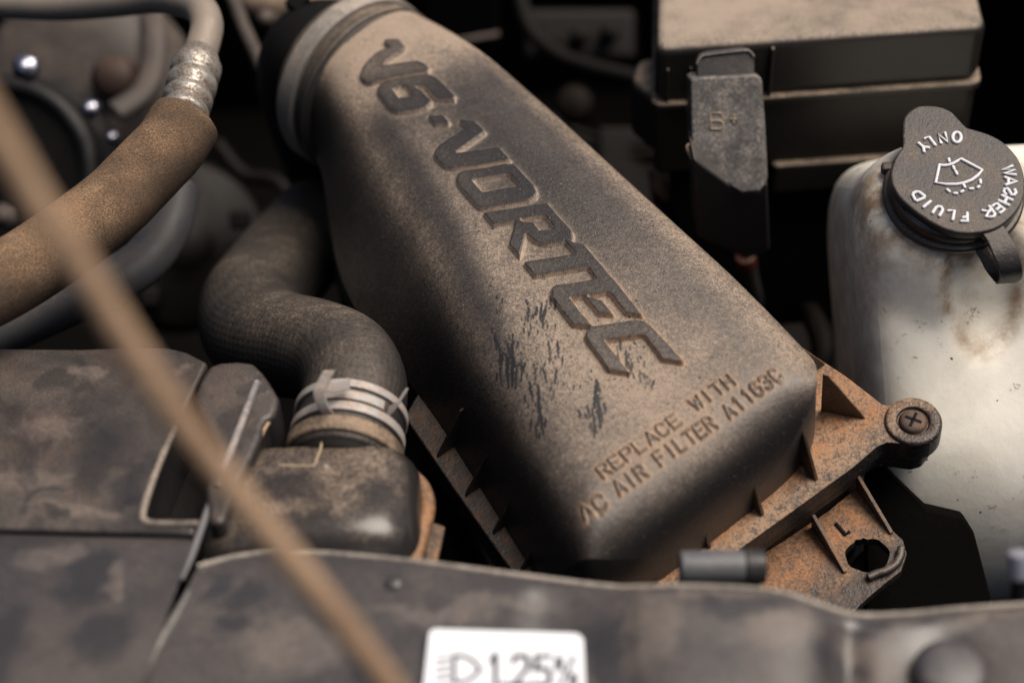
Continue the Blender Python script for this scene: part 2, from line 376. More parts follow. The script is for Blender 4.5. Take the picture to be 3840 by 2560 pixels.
WORDS = [('REPLACE',(285,1015),(955,545)),('WITH',(1062,448),(1400,215)),('AC',(125,1372),(335,1230)),('AIR',(415,1155),(670,985)),('FILTER',(760,905),(1245,575)),('A1163C',(1340,515),(1795,165))]
SMALL = []
for wd, p0, p1 in WORDS:
    q0, q1 = onlid(*CT(*p0)), onlid(*CT(*p1)); d = q1-q0; ln = np.linalg.norm(d); d /= ln; upv = np.array([-d[1], d[0]]) if -d[1] < 0 else np.array([d[1], -d[0]])
    k = len(wd); pitch = ln/(k-.16); w = pitch*.82; hh = .46
    for i, ch in enumerate(wd):
        for st in GLY[ch]:
            pts = [q0+d*(i*pitch+x*w/.84*.86)+upv*y*hh for x, y in st]
            for s0, s1 in zip(pts[:-1], pts[1:]): SMALL.append((s0, s1))
def seg_d(P, A, B):
    d = B-A; t = np.clip(((P-A)@d)/max(d@d, 1e-9), 0, 1); return np.linalg.norm(P-A-t[:, None]*d, axis=1)
def poly_sdf(P, poly):
    poly = np.asarray(poly); m = len(poly); dist = np.full(len(P), 1e9); ins = np.zeros(len(P), bool)
    for i in range(m):
        A, B = poly[i], poly[(i+1) % m]; dist = np.minimum(dist, seg_d(P, A, B))
        cnd = (A[1] > P[:, 1]) != (B[1] > P[:, 1])
        with np.errstate(divide='ignore', invalid='ignore'): xi = (B[0]-A[0])*(P[:, 1]-A[1])/(B[1]-A[1])+A[0]
        ins ^= cnd & (P[:, 0] < xi)
    return np.where(ins, -dist, dist)
def build_lid(parent):
    st = .036
    t = np.linspace(0, .88, int(.88*6.1/st))[:-1]; tail = 1-.12*(1-np.linspace(0, 1, 30)[1:])**2.4; half = np.concatenate([t, [.88], tail]); half[-1] = 1.0
    q = np.concatenate([-half[::-1], half[1:]])                      # across
    na = np.linspace(ANECK, A0, int((A0-ANECK)/st))[:-1]; tf = np.linspace(0, .86, int(.86*7.3/st))[:-1]; ta = 1-.14*(1-np.linspace(0, 1, 30)[1:])**2.6
    xa_list = np.concatenate([tf, [.86], ta])
    av = []; 
    Q, X = np.meshgrid(q, np.concatenate([np.full(len(na), -1.0), xa_list]))
    Abase = np.meshgrid(q, np.concatenate([na, np.full(len(xa_list), A0)]))[1]
    xa = np.clip(X, 0, None)
    bL, bR, bk_, pR, bc = lid_params(Abase)
    pw = 4.5
    mx = np.maximum(np.abs(Q), xa); nrm = (np.abs(Q)**pw+xa**pw)**(1/pw); sc = np.where(nrm > 1e-6, mx/np.maximum(nrm, 1e-6), 1)
    sc = np.where(xa > 0, sc, 1.0); qq = Q*sc; xx = xa*sc
    # two passes so that the base outline lands on the edges at that station
    A = Abase + 0; B = np.where(qq > 0, bc+qq*(bR-bc), bc+qq*(bc-bL))
    A = np.where(xa > 0, A0+xx*(a_front(B)-A0), Abase)
    bL, bR, bk_, pR, bc = lid_params(A)
    B = np.where(qq > 0, bc+qq*(bR-bc), bc+qq*(bc-bL)); A = np.where(xa > 0, A0+xx*(a_front(B)-A0), Abase)
    h = lid_h(A, B)
    h = np.where((np.abs(Q) > .99999) | (xa > .99999), -HL-.25, h)
    ext_ = (Q < -.99999) & (A > -7.6) & (A < 3.4); h = np.where(ext_, -11.0, h); B = np.where(ext_, B-1.0, B)
    P = np.stack([A.ravel(), B.ravel()], 1); nP = len(P)
    raisd = np.full(nP, 9.0)
    for outer, holes in LET:
        po = np.array([onlid(x, y, .07) for x, y in outer]); lo = po.min(0)-.6; hi = po.max(0)+.6
        idx = np.where((P[:, 0] > lo[0]) & (P[:, 0] < hi[0]) & (P[:, 1] > lo[1]) & (P[:, 1] < hi[1]))[0]
        d = poly_sdf(P[idx], po)
        for hl in holes: d = np.maximum(d, -poly_sdf(P[idx], np.array([onlid(x, y, .02) for x, y in hl])))
        raisd[idx] = np.minimum(raisd[idx], d)
    small = np.full(nP, 9.0); idx = np.where((P[:, 0] > 10.5) & (P[:, 0] < 15.0))[0]
    sm = np.full(len(idx), 9.0)
    for A_, B_ in SMALL: sm = np.minimum(sm, seg_d(P[idx], A_, B_))
    small[idx] = sm-.052
    # dried water runs: dark cleaned strokes, short, along the way the water ran
    clean = np.zeros(nP)
    dirv = ab(1180*S, 900*S)-ab(1180*S, 800*S); dirv /= np.linalg.norm(dirv)
    def stroke(x, y, ln, wd, ang=0.0, s=1.0):
        c0 = onlid(x*S, y*S); ca, sa = math.cos(ang), math.sin(ang); dv = np.array([dirv[0]*ca-dirv[1]*sa, dirv[0]*sa+dirv[1]*ca])
        A_, B_ = c0-dv*ln/2, c0+dv*ln/2
        i2 = np.where((abs(P[:, 0]-c0[0]) < ln+.3) & (abs(P[:, 1]-c0[1]) < ln+.3))[0]
        kx_ = random.uniform(-.04, .04)*ln; mid_ = (A_+B_)/2+np.array([kx_, kx_*.5])
        q_ = P[i2]; ta_ = np.clip((q_-A_)@(B_-A_)/max((B_-A_)@(B_-A_), 1e-9), 0, 1)
        dd = np.minimum(seg_d(q_, A_, mid_), seg_d(q_, mid_, B_))-wd*(.35+.65*np.abs(np.sin(q_[:, 0]*17+c0[1]*9)*np.sin(q_[:, 1]*21+c0[0]*7)))*(1.15-.8*np.abs(ta_-.4)); clean[i2] = np.maximum(clean[i2], s*(1-sstep(dd, -.02, .03)))
    clusters = [(1172,850,34,60,16),(1165,800,26,40,9),(1185,770,30,30,6),(1210,730,34,30,10),(1240,720,26,26,8),(1265,700,26,22,6),(1225,760,40,24,8),(1235,850,26,36,14),(1225,930,26,36,13),(1240,980,16,24,5),
                (1372,915,16,50,12),(1370,970,14,36,9),(1345,960,18,30,5),(1440,810,36,40,16),(1465,860,36,36,14),(1490,880,18,24,5),(1275,800,30,60,9),(1310,880,60,60,10),(1135,770,10,26,5),(1150,700,20,30,5),(1155,830,14,50,5)]
    for cx, cy, sx, sy, k in clusters:
        for _ in range(k):
            big = random.random() < .22
            stroke(random.gauss(cx, sx*.5), random.gauss(cy, sy*.5), (random.uniform(.30, .75) if big else random.uniform(.04, .26)), (random.uniform(.042, .075) if big else random.uniform(.024, .045)), random.gauss(0, .11), random.uniform(.8, 1))
    for x, y, ln, wd, an in [(1165,850,1.3,.07,.05),(1176,840,1.5,.09,0),(1186,865,.9,.05,-.1),(1368,905,1.1,.10,-.12),(1376,945,1.3,.09,.05),(1364,965,.9,.05,.1),(1236,915,1.1,.07,0),(1150,855,.7,.04,0),(1197,850,.9,.035,0),(1239,955,.7,.045,-.2),(1352,945,.5,.05,.2),(1232,990,.5,.04,0)]:
        stroke(x, y, ln, wd, an)
    for _ in range(260):                                             # loose specks in the same area
        stroke(random.gauss(1290, 130), random.gauss(850, 110), random.uniform(.0, .08), random.uniform(.012, .03), 0, random.uniform(.5, .95))
    for _ in range(60): stroke(random.gauss(1180, 90), random.gauss(420, 90), 0, random.uniform(.015, .035), 0, .7)
    up = 1-sstep(raisd, -.055, .008)
    hv = h.ravel() + .20*up + .085*(1-sstep(small, -.045, .03))*(h.ravel() > -1.3)
    a, b = P[:, 0], P[:, 1]
    g = lambda ca, cb, sa, sb: np.exp(-((a-ca)/sa)**2-((b-cb)/sb)**2)
    dust = .19 + .95*sstep(-a, 4.5, 9) + .65*g(9.5, -.8, 4.6, 3.6) + .35*g(3.5, -1.5, 3.5, 1.3) + .50*sstep(b, 3.1, 4.6)*(1-.2*sstep(a, 6, 12)) \
        + .30*g(-2, -1.0, 3, 1.2) - .12*g(-1, -4, 5, 1.6) + .15*g(12.5, 1.5, 2, 4.5)
    low = np.clip(1-up, 0, 1)
    kb = sm_interp(a, [-12.5, -7, -3, .7, 4.5, 7.5, 10, 12.5, 15], [-2.2, -2.5, -2.65, -3.2, -4.1, -4.65, -5.1, -5.55, -5.9]); sh_ = b-kb
    dust = dust*(1-.6*np.exp(-((sh_-1.0)/.6)**2)*sstep(a, -9, -4)*(1-.7*sstep(a, 5, 9)))*(1-.45*g(0, 1.9, 6, 1.0)) + .60*np.exp(-((sh_+.30)/.50)**2)*sstep(a, -10, -6)  # extra dust along the left crease paints its sky highlight
    dust = dust*(1-.35*sstep(-sh_, 1.0, 2.2)*sstep(a, 2, 8)) + .42*sstep(-sh_, .2, 1.0)*(1-sstep(a, 0, 7))*sstep(a, -9, -6); low = np.clip(1-up, 0, 1)
    ring = np.exp(-np.clip(raisd, 0, None)/.065)*low*(raisd < 3); sring = np.exp(-np.clip(small, 0, None)/.07)*(small < 3)*(.05+.95*sstep(small, -.03, .02))*(h.ravel() > -1.3)
    wall = (1-up)*up*4
    grime = np.clip(.38*ring+.80*wall, 0, 1)*(.55+.45*sstep(a, -9, -6)); grime = np.maximum(grime, sring*.6)
    orange = np.clip(sstep(a, 2, 11), 0, 1)
    cs_ = clean.copy(); clean = np.maximum(clean*(low), (.74+.26*np.exp(-np.clip(-raisd, 0, None)/.12))*sstep(up, .6, 1)*(1-.15*sstep(a, 6, 12)))
    clean = np.maximum(clean, .75*(small < -.015)*(h.ravel() > -1.3))
    V = LO + P[:, :1]*e_ + P[:, 1:]*c_ + hv[:, None]*n_
    nu, nv = Q.shape
    return mesh('lid', V, grid_faces(nu, nv)[:, ::-1].copy(), lid_material(), parent, attrs={'streak': cs_, 'dust': dust, 'clean': clean, 'grime': grime, 'orange': orange})
housing = thing('air_filter_housing', 'large dusty black air filter housing with big slanted raised letters and rusty bolted rim', 'air filter housing', L(4, 0, -12))
lid = build_lid(housing)

CR = crop(2200, 1400, .6973)
HF = -HL
m_flange = dusty('rusty_dust_on_flange', base=(.018, .016, .016), dust=(.30, .205, .135), amt=.50, patch=.55, up_lo=.5, up_hi=.93, side=.03, grain=8, bmp=1.1, rust=.95, rough=.42, glint=.45, marks=.6, mscale=2.8, rside=True, band=(e_+.075*c_, LO, 14.7, 16.15))
m_rib = dusty('rib_plastic', base=(.02, .018, .018), dust=(.30, .19, .11), amt=.30, up_lo=-.2, up_hi=.9, side=.25, rough=.45, rust=.35)
def P2L(x, y, h): q = ab(*CR(x, y), h); return q
def abl(pts, h): return [L(*q, h) for q in pts]
fr = [P2L(x, y, HF) for x, y in [(1390,10),(1500,95),(1590,165),(1640,172),(1700,168),(1790,168),(1850,195),(1885,245),(1892,320),(1850,375),(1790,392),(1700,378),(1620,370),(1565,392),(1440,500),(1240,645),(1060,775),(850,925),(700,1040),(480,1200),(250,1350)]]
outer = [tuple(q) for q in fr] + [(16.6, -5.9), (4.0, -5.75), (3.2, -4.6), (-3, -3.4), (-3, 4.2), (5, 5.3), (8.6, 6.0)]
inner = [(-2.6, 3.9), (-2.6, -3.1), (3.6, -4.3), (5, -5.2), (13.9, -5.2), (12.9, 4.5)]
V, F = prism([abl(outer, HF), abl(inner, HF)], -n_*.95)
flange = mesh('flange', V, F, m_flange, housing, bevel=.10, seg=3)
m_fl2 = dusty('shade_toned_side_flange', base=(.012, .010, .010), dust=(.07, .04, .025), amt=.30, patch=.7, up_lo=.5, up_hi=.95, side=.03, grain=9, bmp=.9, rust=.12, rough=.5, marks=.8, mscale=2, rside=True)  # side flange and its ribs: shade put into a darker colour
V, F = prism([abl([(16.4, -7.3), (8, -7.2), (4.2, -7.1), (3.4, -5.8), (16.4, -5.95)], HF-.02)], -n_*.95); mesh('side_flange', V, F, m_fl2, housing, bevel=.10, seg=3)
# bead that runs round the screw boss and the screw in it
bc_ = P2L(1755, 262, HF)
V, F = lathe([(1.02, -.9), (1.02, -.02), (.97, .10), (.86, .14), (.62, .14), (.55, .05), (.55, -.3), (0, -.3)], L(*bc_, HF), n_, 40)
mesh('screw_boss', V, F, m_flange, housing)
V, F = lathe([(.0, .20), (.26, .20), (.40, .16), (.50, .05), (.50, -.28)], L(*bc_, HF), n_, 40)
scr = mesh('screw', V, F, dusty('rusty_screw', base=(.05, .04, .038), dust=(.16, .09, .05), amt=.3, rough=.55, rust=.4), housing)
for k in range(2):
    ang = .5+k*math.pi/2; dv = e_*math.cos(ang)+c_*math.sin(ang); pv = np.cross(n_, dv)
    V, F = box_v(L(*bc_, HF+.19), dv*.30, pv*.055, n_*.025)
    mesh('cross_slot', V, F, m_deep, scr)
# ribs on the end wall: thin triangular gussets
def rib(foot, top_h, h0, parent, wall=None, name='rib', th=.09, m=None):
    fa, fb = foot; wa, wb = wall
    d = unit(L(fa, fb, 0)-L(wa, wb, 0)); s = np.cross(n_, d)*th/2
    base = [L(wa, wb, h0), L(fa, fb, h0), L(fa+(wa-fa)*.05, fb+(wb-fb)*.05, h0+.18), L(wa+(fa-wa)*.12, wb+(fb-wb)*.12, top_h-.04), L(wa, wb, top_h)]
    V, F = prism([[p+s for p in base]], -2*s); return mesh(name, V, F, m or m_rib, parent, bevel=.025, smooth=True)
for f_, th_ in (((1240,575), -1.75), ((950,765), -1.8), ((665,940), -1.8), ((380,1130), -1.9)):
    q = P2L(*f_, HF); rib((q[0], q[1]), th_, HF-.02, housing, wall=(a_front(q[1])-.42, q[1]), th=.13)
q = P2L(1500, 240, HF); rib((q[0], q[1]), -1.9, HF-.02, housing, wall=(13.3, 5.35))
CL = crop(1500, 1300, .574)
for x, y in ((210,740), (350,1020), (540,1260), (730,1500)):
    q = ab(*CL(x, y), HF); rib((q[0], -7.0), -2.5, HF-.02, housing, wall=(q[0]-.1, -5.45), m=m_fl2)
for a in (11.8,): rib((a, 6.7), -2.4, HF-.02, housing, wall=(a, 5.6))
# lower half of the housing below the lid's flange, its bracket plate with the big hole
HP = HF-2.4
m_low = dusty('lower_tray_dust', base=(.016, .015, .015), dust=(.24, .15, .09), amt=.34, patch=.6, up_lo=.5, up_hi=.93, side=.03, grain=8, bmp=1.1, rust=.8, rough=.5, glint=.3, marks=.7, mscale=2.2, rside=True, band=(e_+.075*c_, LO, 16.9, 18.4))
def sc(pts, k, org): return [(org[0]+(p[0]-org[0])*k, org[1]+(p[1]-org[1])*k) for p in pts]
V, F = prism([abl(sc(outer, .985, (5, 0)), HF-.98)], -n_*.85); mesh('lower_flange', V, F, m_low, housing, bevel=.08)
V, F = prism([[L(15.4, 5.9, HF-1.8), L(15.9, -6.6, HF-1.8), L(-3, -6.0, HF-1.8), L(-3, 5.0, HF-1.8)]], -n_*7); mesh('lower_tray', V, F, m_rib, housing, bevel=.5)
pp = [P2L(x, y, HP) for x, y in [(900,1000),(1060,900),(1300,740),(1470,600),(1540,690),(1650,850),(1700,895),(1720,970),(1690,1060),(1600,1130),(1500,1215),(1440,1275),(1250,1400),(900,1500),(700,1500)]]
hc = P2L(1510, 975, HP); hr = P2L(1630, 975, HP); hx = P2L(1510, 885, HP)
hole = []
for k in range(36):
    a = 2*math.pi*k/36; w = 1+.03*math.sin(7*a)+(.05 if 1.4 < a < 2.4 else 0)*math.sin(19*a); hole.append(L(*(hc+(hr-hc)*math.cos(a)*w+(hx-hc)*math.sin(a)*w), HP))
V, F = prism([abl([tuple(q) for q in pp], HP), hole], -n_*.45); mesh('bracket_plate', V, F, m_low, housing, bevel=.07)
for p0, p1 in (((1455,620), (1640,862)), ((1215,825), (1392,1072))):
    q0, q1 = P2L(*p0, HP), P2L(*p1, HP); d = unit(L(*q1, 0)-L(*q0, 0)); s = np.cross(n_, d)*.07
    base = [L(*q0, HP-.02), L(*q1, HP-.02), L(*q1, HP+.12), L(*q0, HP+.95)]
    V, F = prism([[p+s for p in base]], -2*s); mesh('rib', V, F, m_rib, housing, bevel=.025)
pts = [P2L(x, y, HP) for x, y in [(1690,950),(1682,1000),(1655,1040),(1610,1070),(1560,1085),(1515,1105)]]
tubeobj('hook_ridge', [L(*q, HP+.16) for q in pts], .15, m_black, housing, n=6, seg=12)
pts = [P2L(x, y, HP) for x, y in [(1340,808),(1392,868),(1412,852)]]
tubeobj('corner_mark', [L(*q, HP+.03) for q in pts], .07, m_deep, housing, n=1, seg=8)

# ================================================================== intake duct and clamp at the far end of the lid
duct = thing('intake_duct', 'ribbed rubber intake duct clamped onto the far round neck of the air filter housing', 'duct', L(-14, 0, -9))
ax = unit(-e_*.97 - c_*.22 + n_*.0); cc = L(-11.05, -.15, -3.6)
m_rub = dusty('dusty_rubber_duct', base=(.02, .018, .017), dust=(.27, .20, .145), amt=.33, side=.05, up_lo=.1, rough=.5)
prof = [(3.5, -.7), (3.78, -.7), (3.82, -.3), (3.8, 0.0), (3.78, 1.2), (3.6, 1.5), (3.3, 1.7)]
V, F = lathe(prof, cc, ax, 72); mesh('duct_wall', V, F, m_rub, duct)
q0 = cc+ax*1.6; tubeobj('duct_bend', [q0, q0+ax*1.2-n_*.5, q0+ax*2.0-n_*2.4, q0+ax*2.2-n_*6, q0+ax*2-n_*14], 2.9, m_deep, duct, n=6, seg=48)
V, F = lathe([(3.78, .10), (3.98, .10), (4.02, .2), (4.02, .90), (3.98, 1.0), (3.78, 1.0)], cc, ax, 72)
mesh('clamp_band', V, F, dusty('worn_clamp', base=(.14, .13, .12), dust=(.40, .34, .28), amt=.4, side=.2, up_lo=-.1, rough=.35), duct)
V, F = lathe([(3.8, -.65), (3.92, -.62), (3.96, -.48), (3.92, -.34), (3.8, -.30)], cc, ax, 72); mesh('lip', V, F, m_rub, duct)
V, F = box_v(cc+ax*.55+(_u*3.4-_r*2.5), ax*.45, _r*.28+_u*.3, n_*.22); mesh('clamp_lug', V, F, m_deep, duct, bevel=.06)

# ================================================================== fuse box
fb = thing('fuse_box', 'dusty black under-bonnet fuse box with stepped lid beside the white reservoir', 'fuse box', o(1880, 420, -9))
m_fbt = dusty('fuse_box_lid_dust', spec=.3, base=(.016, .0145, .0135), dust=(.33, .265, .21), amt=.62, patch=.16, up_lo=.45, up_hi=.95, side=.04, grain=20, rough=.36, bmp=.15)
m_fbs = dusty('fuse_box_plastic', spec=.28, base=(.016, .0145, .0135), dust=(.34, .26, .19), amt=.5, side=.045, up_lo=.45, rough=.42, marks=.3)
ZF = 1.0
fl, frr = o(1505, 112, ZF), o(2269, 60, ZF); bl = o(1509, -60, ZF); br = fl*0+frr+(bl-fl)*1.02
ev = unit(frr-fl); wv = unit(bl-fl)
def fbp(u, w, z): return fl + ev*u + wv*w + np.array([0, 0, z])
W = np.linalg.norm(frr-fl); D = 11.0
def rrect(u0, u1, w0, w1, r, z, n=5):
    out = []
    for cu, cw, s in ((u1-r, w0+r, -90), (u1-r, w1-r, 0), (u0+r, w1-r, 90), (u0+r, w0+r, 180)):
        for k in range(n+1):
            a = math.radians(s+90*k/n); out.append(fbp(cu+r*math.cos(a), cw+r*math.sin(a), z))
    return out
zb = oy(2268, 199, frr[1]-.35)[2]-ZF        # height of the ledge below the lid top
V, F = prism([rrect(0, W, 0, D, .55, 0)], (0, 0, zb+.05)); mesh('lid', V, F, m_fbt, fb, bevel=.42, seg=6, angle=60)
V, F = prism([rrect(-.12, W+.18, -.28, D+.1, .55, zb+.12)], (0, 0, -.38)); mesh('rim', V, F, m_fbs, fb, bevel=.10, seg=3, angle=60)
V, F = prism([rrect(.05, W+.02, -.08, D, .5, zb-.2)], (0, 0, -3.4)); mesh('body', V, F, m_fbs, fb, bevel=.2, seg=3, angle=60)
V, F = prism([rrect(5.2, W-2.2, -.45, D, .3, zb-3.3)], (0, 0, -1.5)); mesh('lower_step', V, F, m_fbs, fb, bevel=.15, seg=3, angle=60)
V, F = prism([rrect(.8, W-.6, .3, D, .4, zb-4.2)], (0, 0, -9)); mesh('base', V, F, m_deep, fb, bevel=.1, angle=60)
for u in (.55, 1.5):
    V, F = box_v(fbp(u, -.04, zb*.5-.5), ev*.05, wv*.07, (0, 0, -zb*.32)); mesh('moulded_rib', V, F, m_fbs, fb, bevel=.03)
V, F = box_v(fbp(4.85, -.10, zb*.45-.2), ev*.06, wv*.12, (0, 0, -zb*.42)); mesh('moulded_rib', V, F, m_fbs, fb, bevel=.03)
V, F = prism([[fbp(-1.1, 3.2, -3.4+.0), fbp(.6, .6, -3.4), fbp(.6, 5, -3.4), fbp(-.8, 5, -3.4)]], (0, 0, -3)); mesh('side_lug', V, F, m_fbs, fb, bevel=.5, seg=4)

# terminal cover clipped on the front of the fuse box
tc = thing('terminal_cover', 'grey dusty terminal cover marked B+ clipped to the front of the fuse box', 'terminal cover', oy(1685, 600, fl[1]-2))
m_tc = dusty('terminal_cover_dust', base=(.026, .026, .028), dust=(.25, .22, .195), amt=.36, patch=.9, up_lo=.0, up_hi=.8, side=.1, rough=.42, grain=12, marks=.35, mscale=2.5)
m_tcd = dusty('terminal_cover_plastic', base=(.022, .021, .022), dust=(.22, .18, .15), amt=.2, side=.15, rough=.42)
CB = crop(2340, 0, .6378)
PN = unit((0.02, -.80, .60)); P0 = oy(1680, 300, fl[1]-3.6)
def tp(x, y, dz=0): return plane_hit(*CB(x, y), P0+PN*dz, PN)
main = [(392,470),(420,458),(770,442),(800,450),(815,480),(835,780),(848,1040),(838,1085),(800,1128),(690,1135),(640,1105),(420,945),(398,890)]
V, F = prism([[tp(*p) for p in main]], -PN*.7+np.array([0, .8, -.2])); plate = mesh('face_plate', V, F, m_tc, tc, bevel=.09, seg=3)
low = [(410,935),(640,1100),(690,1133),(802,1127),(845,1080)]
top_l = [tp(*p, -.05) for p in low]; PN2 = unit((0.0, -1, -.18)); P02 = tp(640, 1100, -.05)
bot = [plane_hit(*CB(x, y), P02, PN2) for x, y in [(860,1470),(820,1510),(700,1515),(620,1480),(430,1400)]]
loop = [plane_hit(*CB(x, y), P02, PN2) for x, y in low]+bot
V, F = prism([loop], np.array([0, 2.2, 0])); mesh('lower_body', V, F, m_tcd, tc, bevel=.15, seg=3)
tab = [(430,455),(428,380),(450,340),(490,325),(700,300),(740,305),(765,335),(770,450)]
V, F = prism([[tp(x, y, -.35) for x, y in tab]], np.array([0, .5, -.1])); mesh('latch_tab', V, F, m_tcd, tc, bevel=.07, seg=3)
tubeobj('tab_edge', [tp(x, y, -.30) for x, y in tab[1:-1]], .055, m_tc, tc, n=4, seg=8)
m_emb = dusty('tan_dust_in_letter_edges', base=(.12, .09, .065), dust=(.36, .27, .19), amt=.6, side=.6)
for i, (ch, x0, y0, w, hh) in enumerate((('B', 510, 760, 100, 95), ('+', 620, 735, 60, 70))):
    V, F = [], []
    for st in GLY[ch]:
        path = [tp(x0+x*w*.9, y0-y*hh, .012) for x, y in st]
        V, F = join((V, F), tube(np.array(path), .045, 6)[:2])
    mesh('embossed_letter', V, F, m_emb, plate)
frag = [tp(*p) for p in [(385,850),(370,870),(410,950),(440,960)]]
tubeobj('torn_edge', frag, .06, dusty('torn_plastic', base=(.25, .2, .16), dust=DUST, amt=.5), tc, n=3, seg=6)
cable = thing('battery_cable', 'short grey cable with red seal hanging below the terminal cover', 'cable', oy(1720, 700, fl[1]))
tubeobj('cable_sheath', [oy(1718, 575, fl[1]-.6), oy(1722, 630, fl[1]-.4), oy(1735, 690, fl[1]), oy(1730, 760, fl[1]+1)], .38, dusty('grey_sheath', base=(.05, .05, .05), dust=DUST, amt=.3), cable)
tubeobj('seal', [oy(1712, 590, fl[1]-.7), oy(1716, 608, fl[1]-.6)], .47, dusty('red_seal', base=(.09, .025, .018), dust=(.12, .07, .05), amt=.3), cable, n=3)

# ================================================================== washer reservoir with its cap
CW = crop(3300, 350, .4783)
capN = unit((-.06, -.31, .95)); capC = CP + ray(3589, 668)*57.0
def cpx(x, y, h=0.0): return plane_hit(*CW(x, y), capC+capN*h, capN)
res = thing('washer_fluid_reservoir', 'stained translucent white washer fluid reservoir with black lettered cap', 'washer reservoir', capC+np.array([2, 0, -20]))
def tank_mat():
    s = NT('stained_white_tank')
    big = s.noise(.22, 4, .55, dist=.6); mid = s.noise(.9, 5, .65); fine = s.noise(9, 3, .7); strk = s.noise(.6, 4, .6, stretch=(1, 1, .35))
    col = s.mix(s.ramp(big, .35, .68, 0, 1), (.90, .86, .77), (.74, .70, .61))
    col = s.mix(s.ramp(strk, .58, .80, 0, .35), col, (.50, .42, .32))
    col = s.mix(s.math('MULTIPLY', s.attr('stain'), s.ramp(mid, .30, .62, .15, .95), clamp=True), col, (.28, .18, .10))
    col = s.mix(s.math('MULTIPLY', s.ramp(mid, .60, .72), s.ramp(fine, .4, .6), clamp=True), col, (.20, .14, .09))
    col = s.mix(s.ramp(s.noise(2.6, 2, .5), .74, .77, 0, .9), col, (.03, .025, .02))
    nb = s.bump(fine, .12, .03); nb = s.bump(mid, .2, .15, nb)
    s.b.inputs['Subsurface Weight'].default_value = .35; s.b.inputs['Subsurface Radius'].default_value = (.012, .010, .008); s.b.inputs['Subsurface Scale'].default_value = .6
    return s.out(col, s.ramp(fine, .3, .7, .42, .6), nb, spec=.35)
m_tank = tank_mat()
def superbox(cx, hx, hy, hz, R_, n, px_=5.0, attrs_fn=None):
    """rounded block: cube grid pushed onto a super-ellipsoid; R_ columns are its axes"""
    V = []; 
    faces = []; 
    u = np.tan(np.linspace(-1, 1, n)*math.pi/4)
    Vs = []; Fs = []; k = 0
    for axn in range(3):
        for sg in (-1, 1):
            A, B = np.meshgrid(u, u, indexing='ij'); P = np.zeros((n, n, 3)); P[..., axn] = sg; P[..., (axn+1) % 3] = A; P[..., (axn+2) % 3] = B*sg
            P = P.reshape(-1, 3); r = (np.abs(P)**px_).sum(1)**(1/px_); P = P/r[:, None]
            Vs.append(P); Fs.append(grid_faces(n, n)+k); k += n*n
    P = np.concatenate(Vs); F = np.concatenate(Fs)
    W_ = np.asarray(cx)+(P*np.array([hx, hy, hz]))@np.asarray(R_).T
    return P, W_, F
# tank axes: x' to the right, y' away, z' up, leaning toward the front like the cap
zt = unit((-.05, -.80, .58)); tp0 = capC-capN*1.3
xt = unit(np.cross((0, 1, .1), zt)); yt = np.cross(zt, xt)
def tpl(x, y): q = plane_hit(x*S, y*S, tp0, zt)-tp0; return np.array([q@xt, q@yt])
y1 = tpl(2200, 352)[1]; y0 = tpl(2200, 1520)[1]; x0_ = tpl(1975, 560)[0]; x1_ = 6.5
tc0 = tp0 + xt*(x0_+x1_)/2 + yt*(y0+y1)/2 - zt*5.2
Pn, Wt, Ft = superbox(tc0, (x1_-x0_)/2, (y1-y0)/2, 5.3, np.stack([xt, yt, zt], 1), 60, 6.5)
rel = (Wt-capC); hgt = rel@capN; rad_ = np.linalg.norm(rel-hgt[:, None]*capN, axis=1)
# the shoulder swells up to carry the neck; a scooped pocket below it on the right
swell = 1-sstep(rad_, 2.3, 4.0)
tgt = -1.15
front = Pn[:, 2] > .3
Wt = np.where((front & (hgt < tgt+3) & (swell > 0))[:, None], Wt + capN*((tgt-hgt)*swell)[:, None]*(np.abs(tgt-hgt) < 6)[:, None], Wt)
pk = cpx(960, 1560, -1.4); dpk = np.linalg.norm((Wt-pk)*np.array([1, .8, .6]), axis=1); Wt = Wt - np.outer(.75*(1-sstep(dpk, 1.2, 2.3)), unit((0, -.75, .66)))
for i in range(5): pass
wob = .10*np.sin(Wt[:, 0]*.7+Wt[:, 2]*.5)+.06*np.sin(Wt[:, 0]*1.3-Wt[:, 2]*.9+1)
ly = (Wt-tc0)@yt/((y1-y0)/2); lx = (Wt-tc0)@xt; Wt = Wt + (wob[:, None])*zt - np.outer(6.0*np.clip(-ly-.05, 0, None)**2*(1-.6*sstep(lx, .5, 2.6)), zt)
stain = np.exp(-np.clip(rad_-2.6, 0, None)/.55)*(hgt > -4)*1.0 + .55*np.exp(-((Wt[:, 0]-Wt[:, 0].min())/.8)**2) + .8*np.exp(-(np.abs(dpk-1.9)/.22)**2)
tank = mesh('tank', Wt, Ft, m_tank, res, attrs={'stain': np.clip(stain, 0, 1)})
V, F = lathe([(2.05, -1.6), (2.15, -1.2), (2.1, -.3)], capC, capN, 56); mesh('filler_neck', V, F, m_tank, res, attrs=None)
m_cap = dusty('cap_rubber', base=(.022, .021, .023), dust=(.22, .17, .135), amt=.24, patch=.7, up_lo=.2, up_hi=.95, side=.10, rough=.42, grain=15, bmp=.45, spec=.45)
m_capd = dusty('cap_side_rubber', base=(.014, .013, .013), dust=(.18, .13, .10), amt=.25, side=.12, rough=.35)
m_white = dusty('white_lettering', base=(.60, .61, .66), dust=(.72, .72, .75), amt=.5, up_lo=-.5, side=.6, rough=.45, bmp=.1)
CO = [(130,480),(85,600),(90,700),(140,800),(230,890),(350,980),(500,1060),(640,1095),(780,1090),(900,1060),(1010,990),(1100,880),(1135,760),(1130,640),(1080,500),(970,380),(850,315),(740,280),(680,262),(620,200),(560,140),(480,105),(400,92),(300,98),(225,140),(185,200),(175,300),(178,410)]
loop = smooth_loop([cpx(x, y) for x, y in CO], 3)
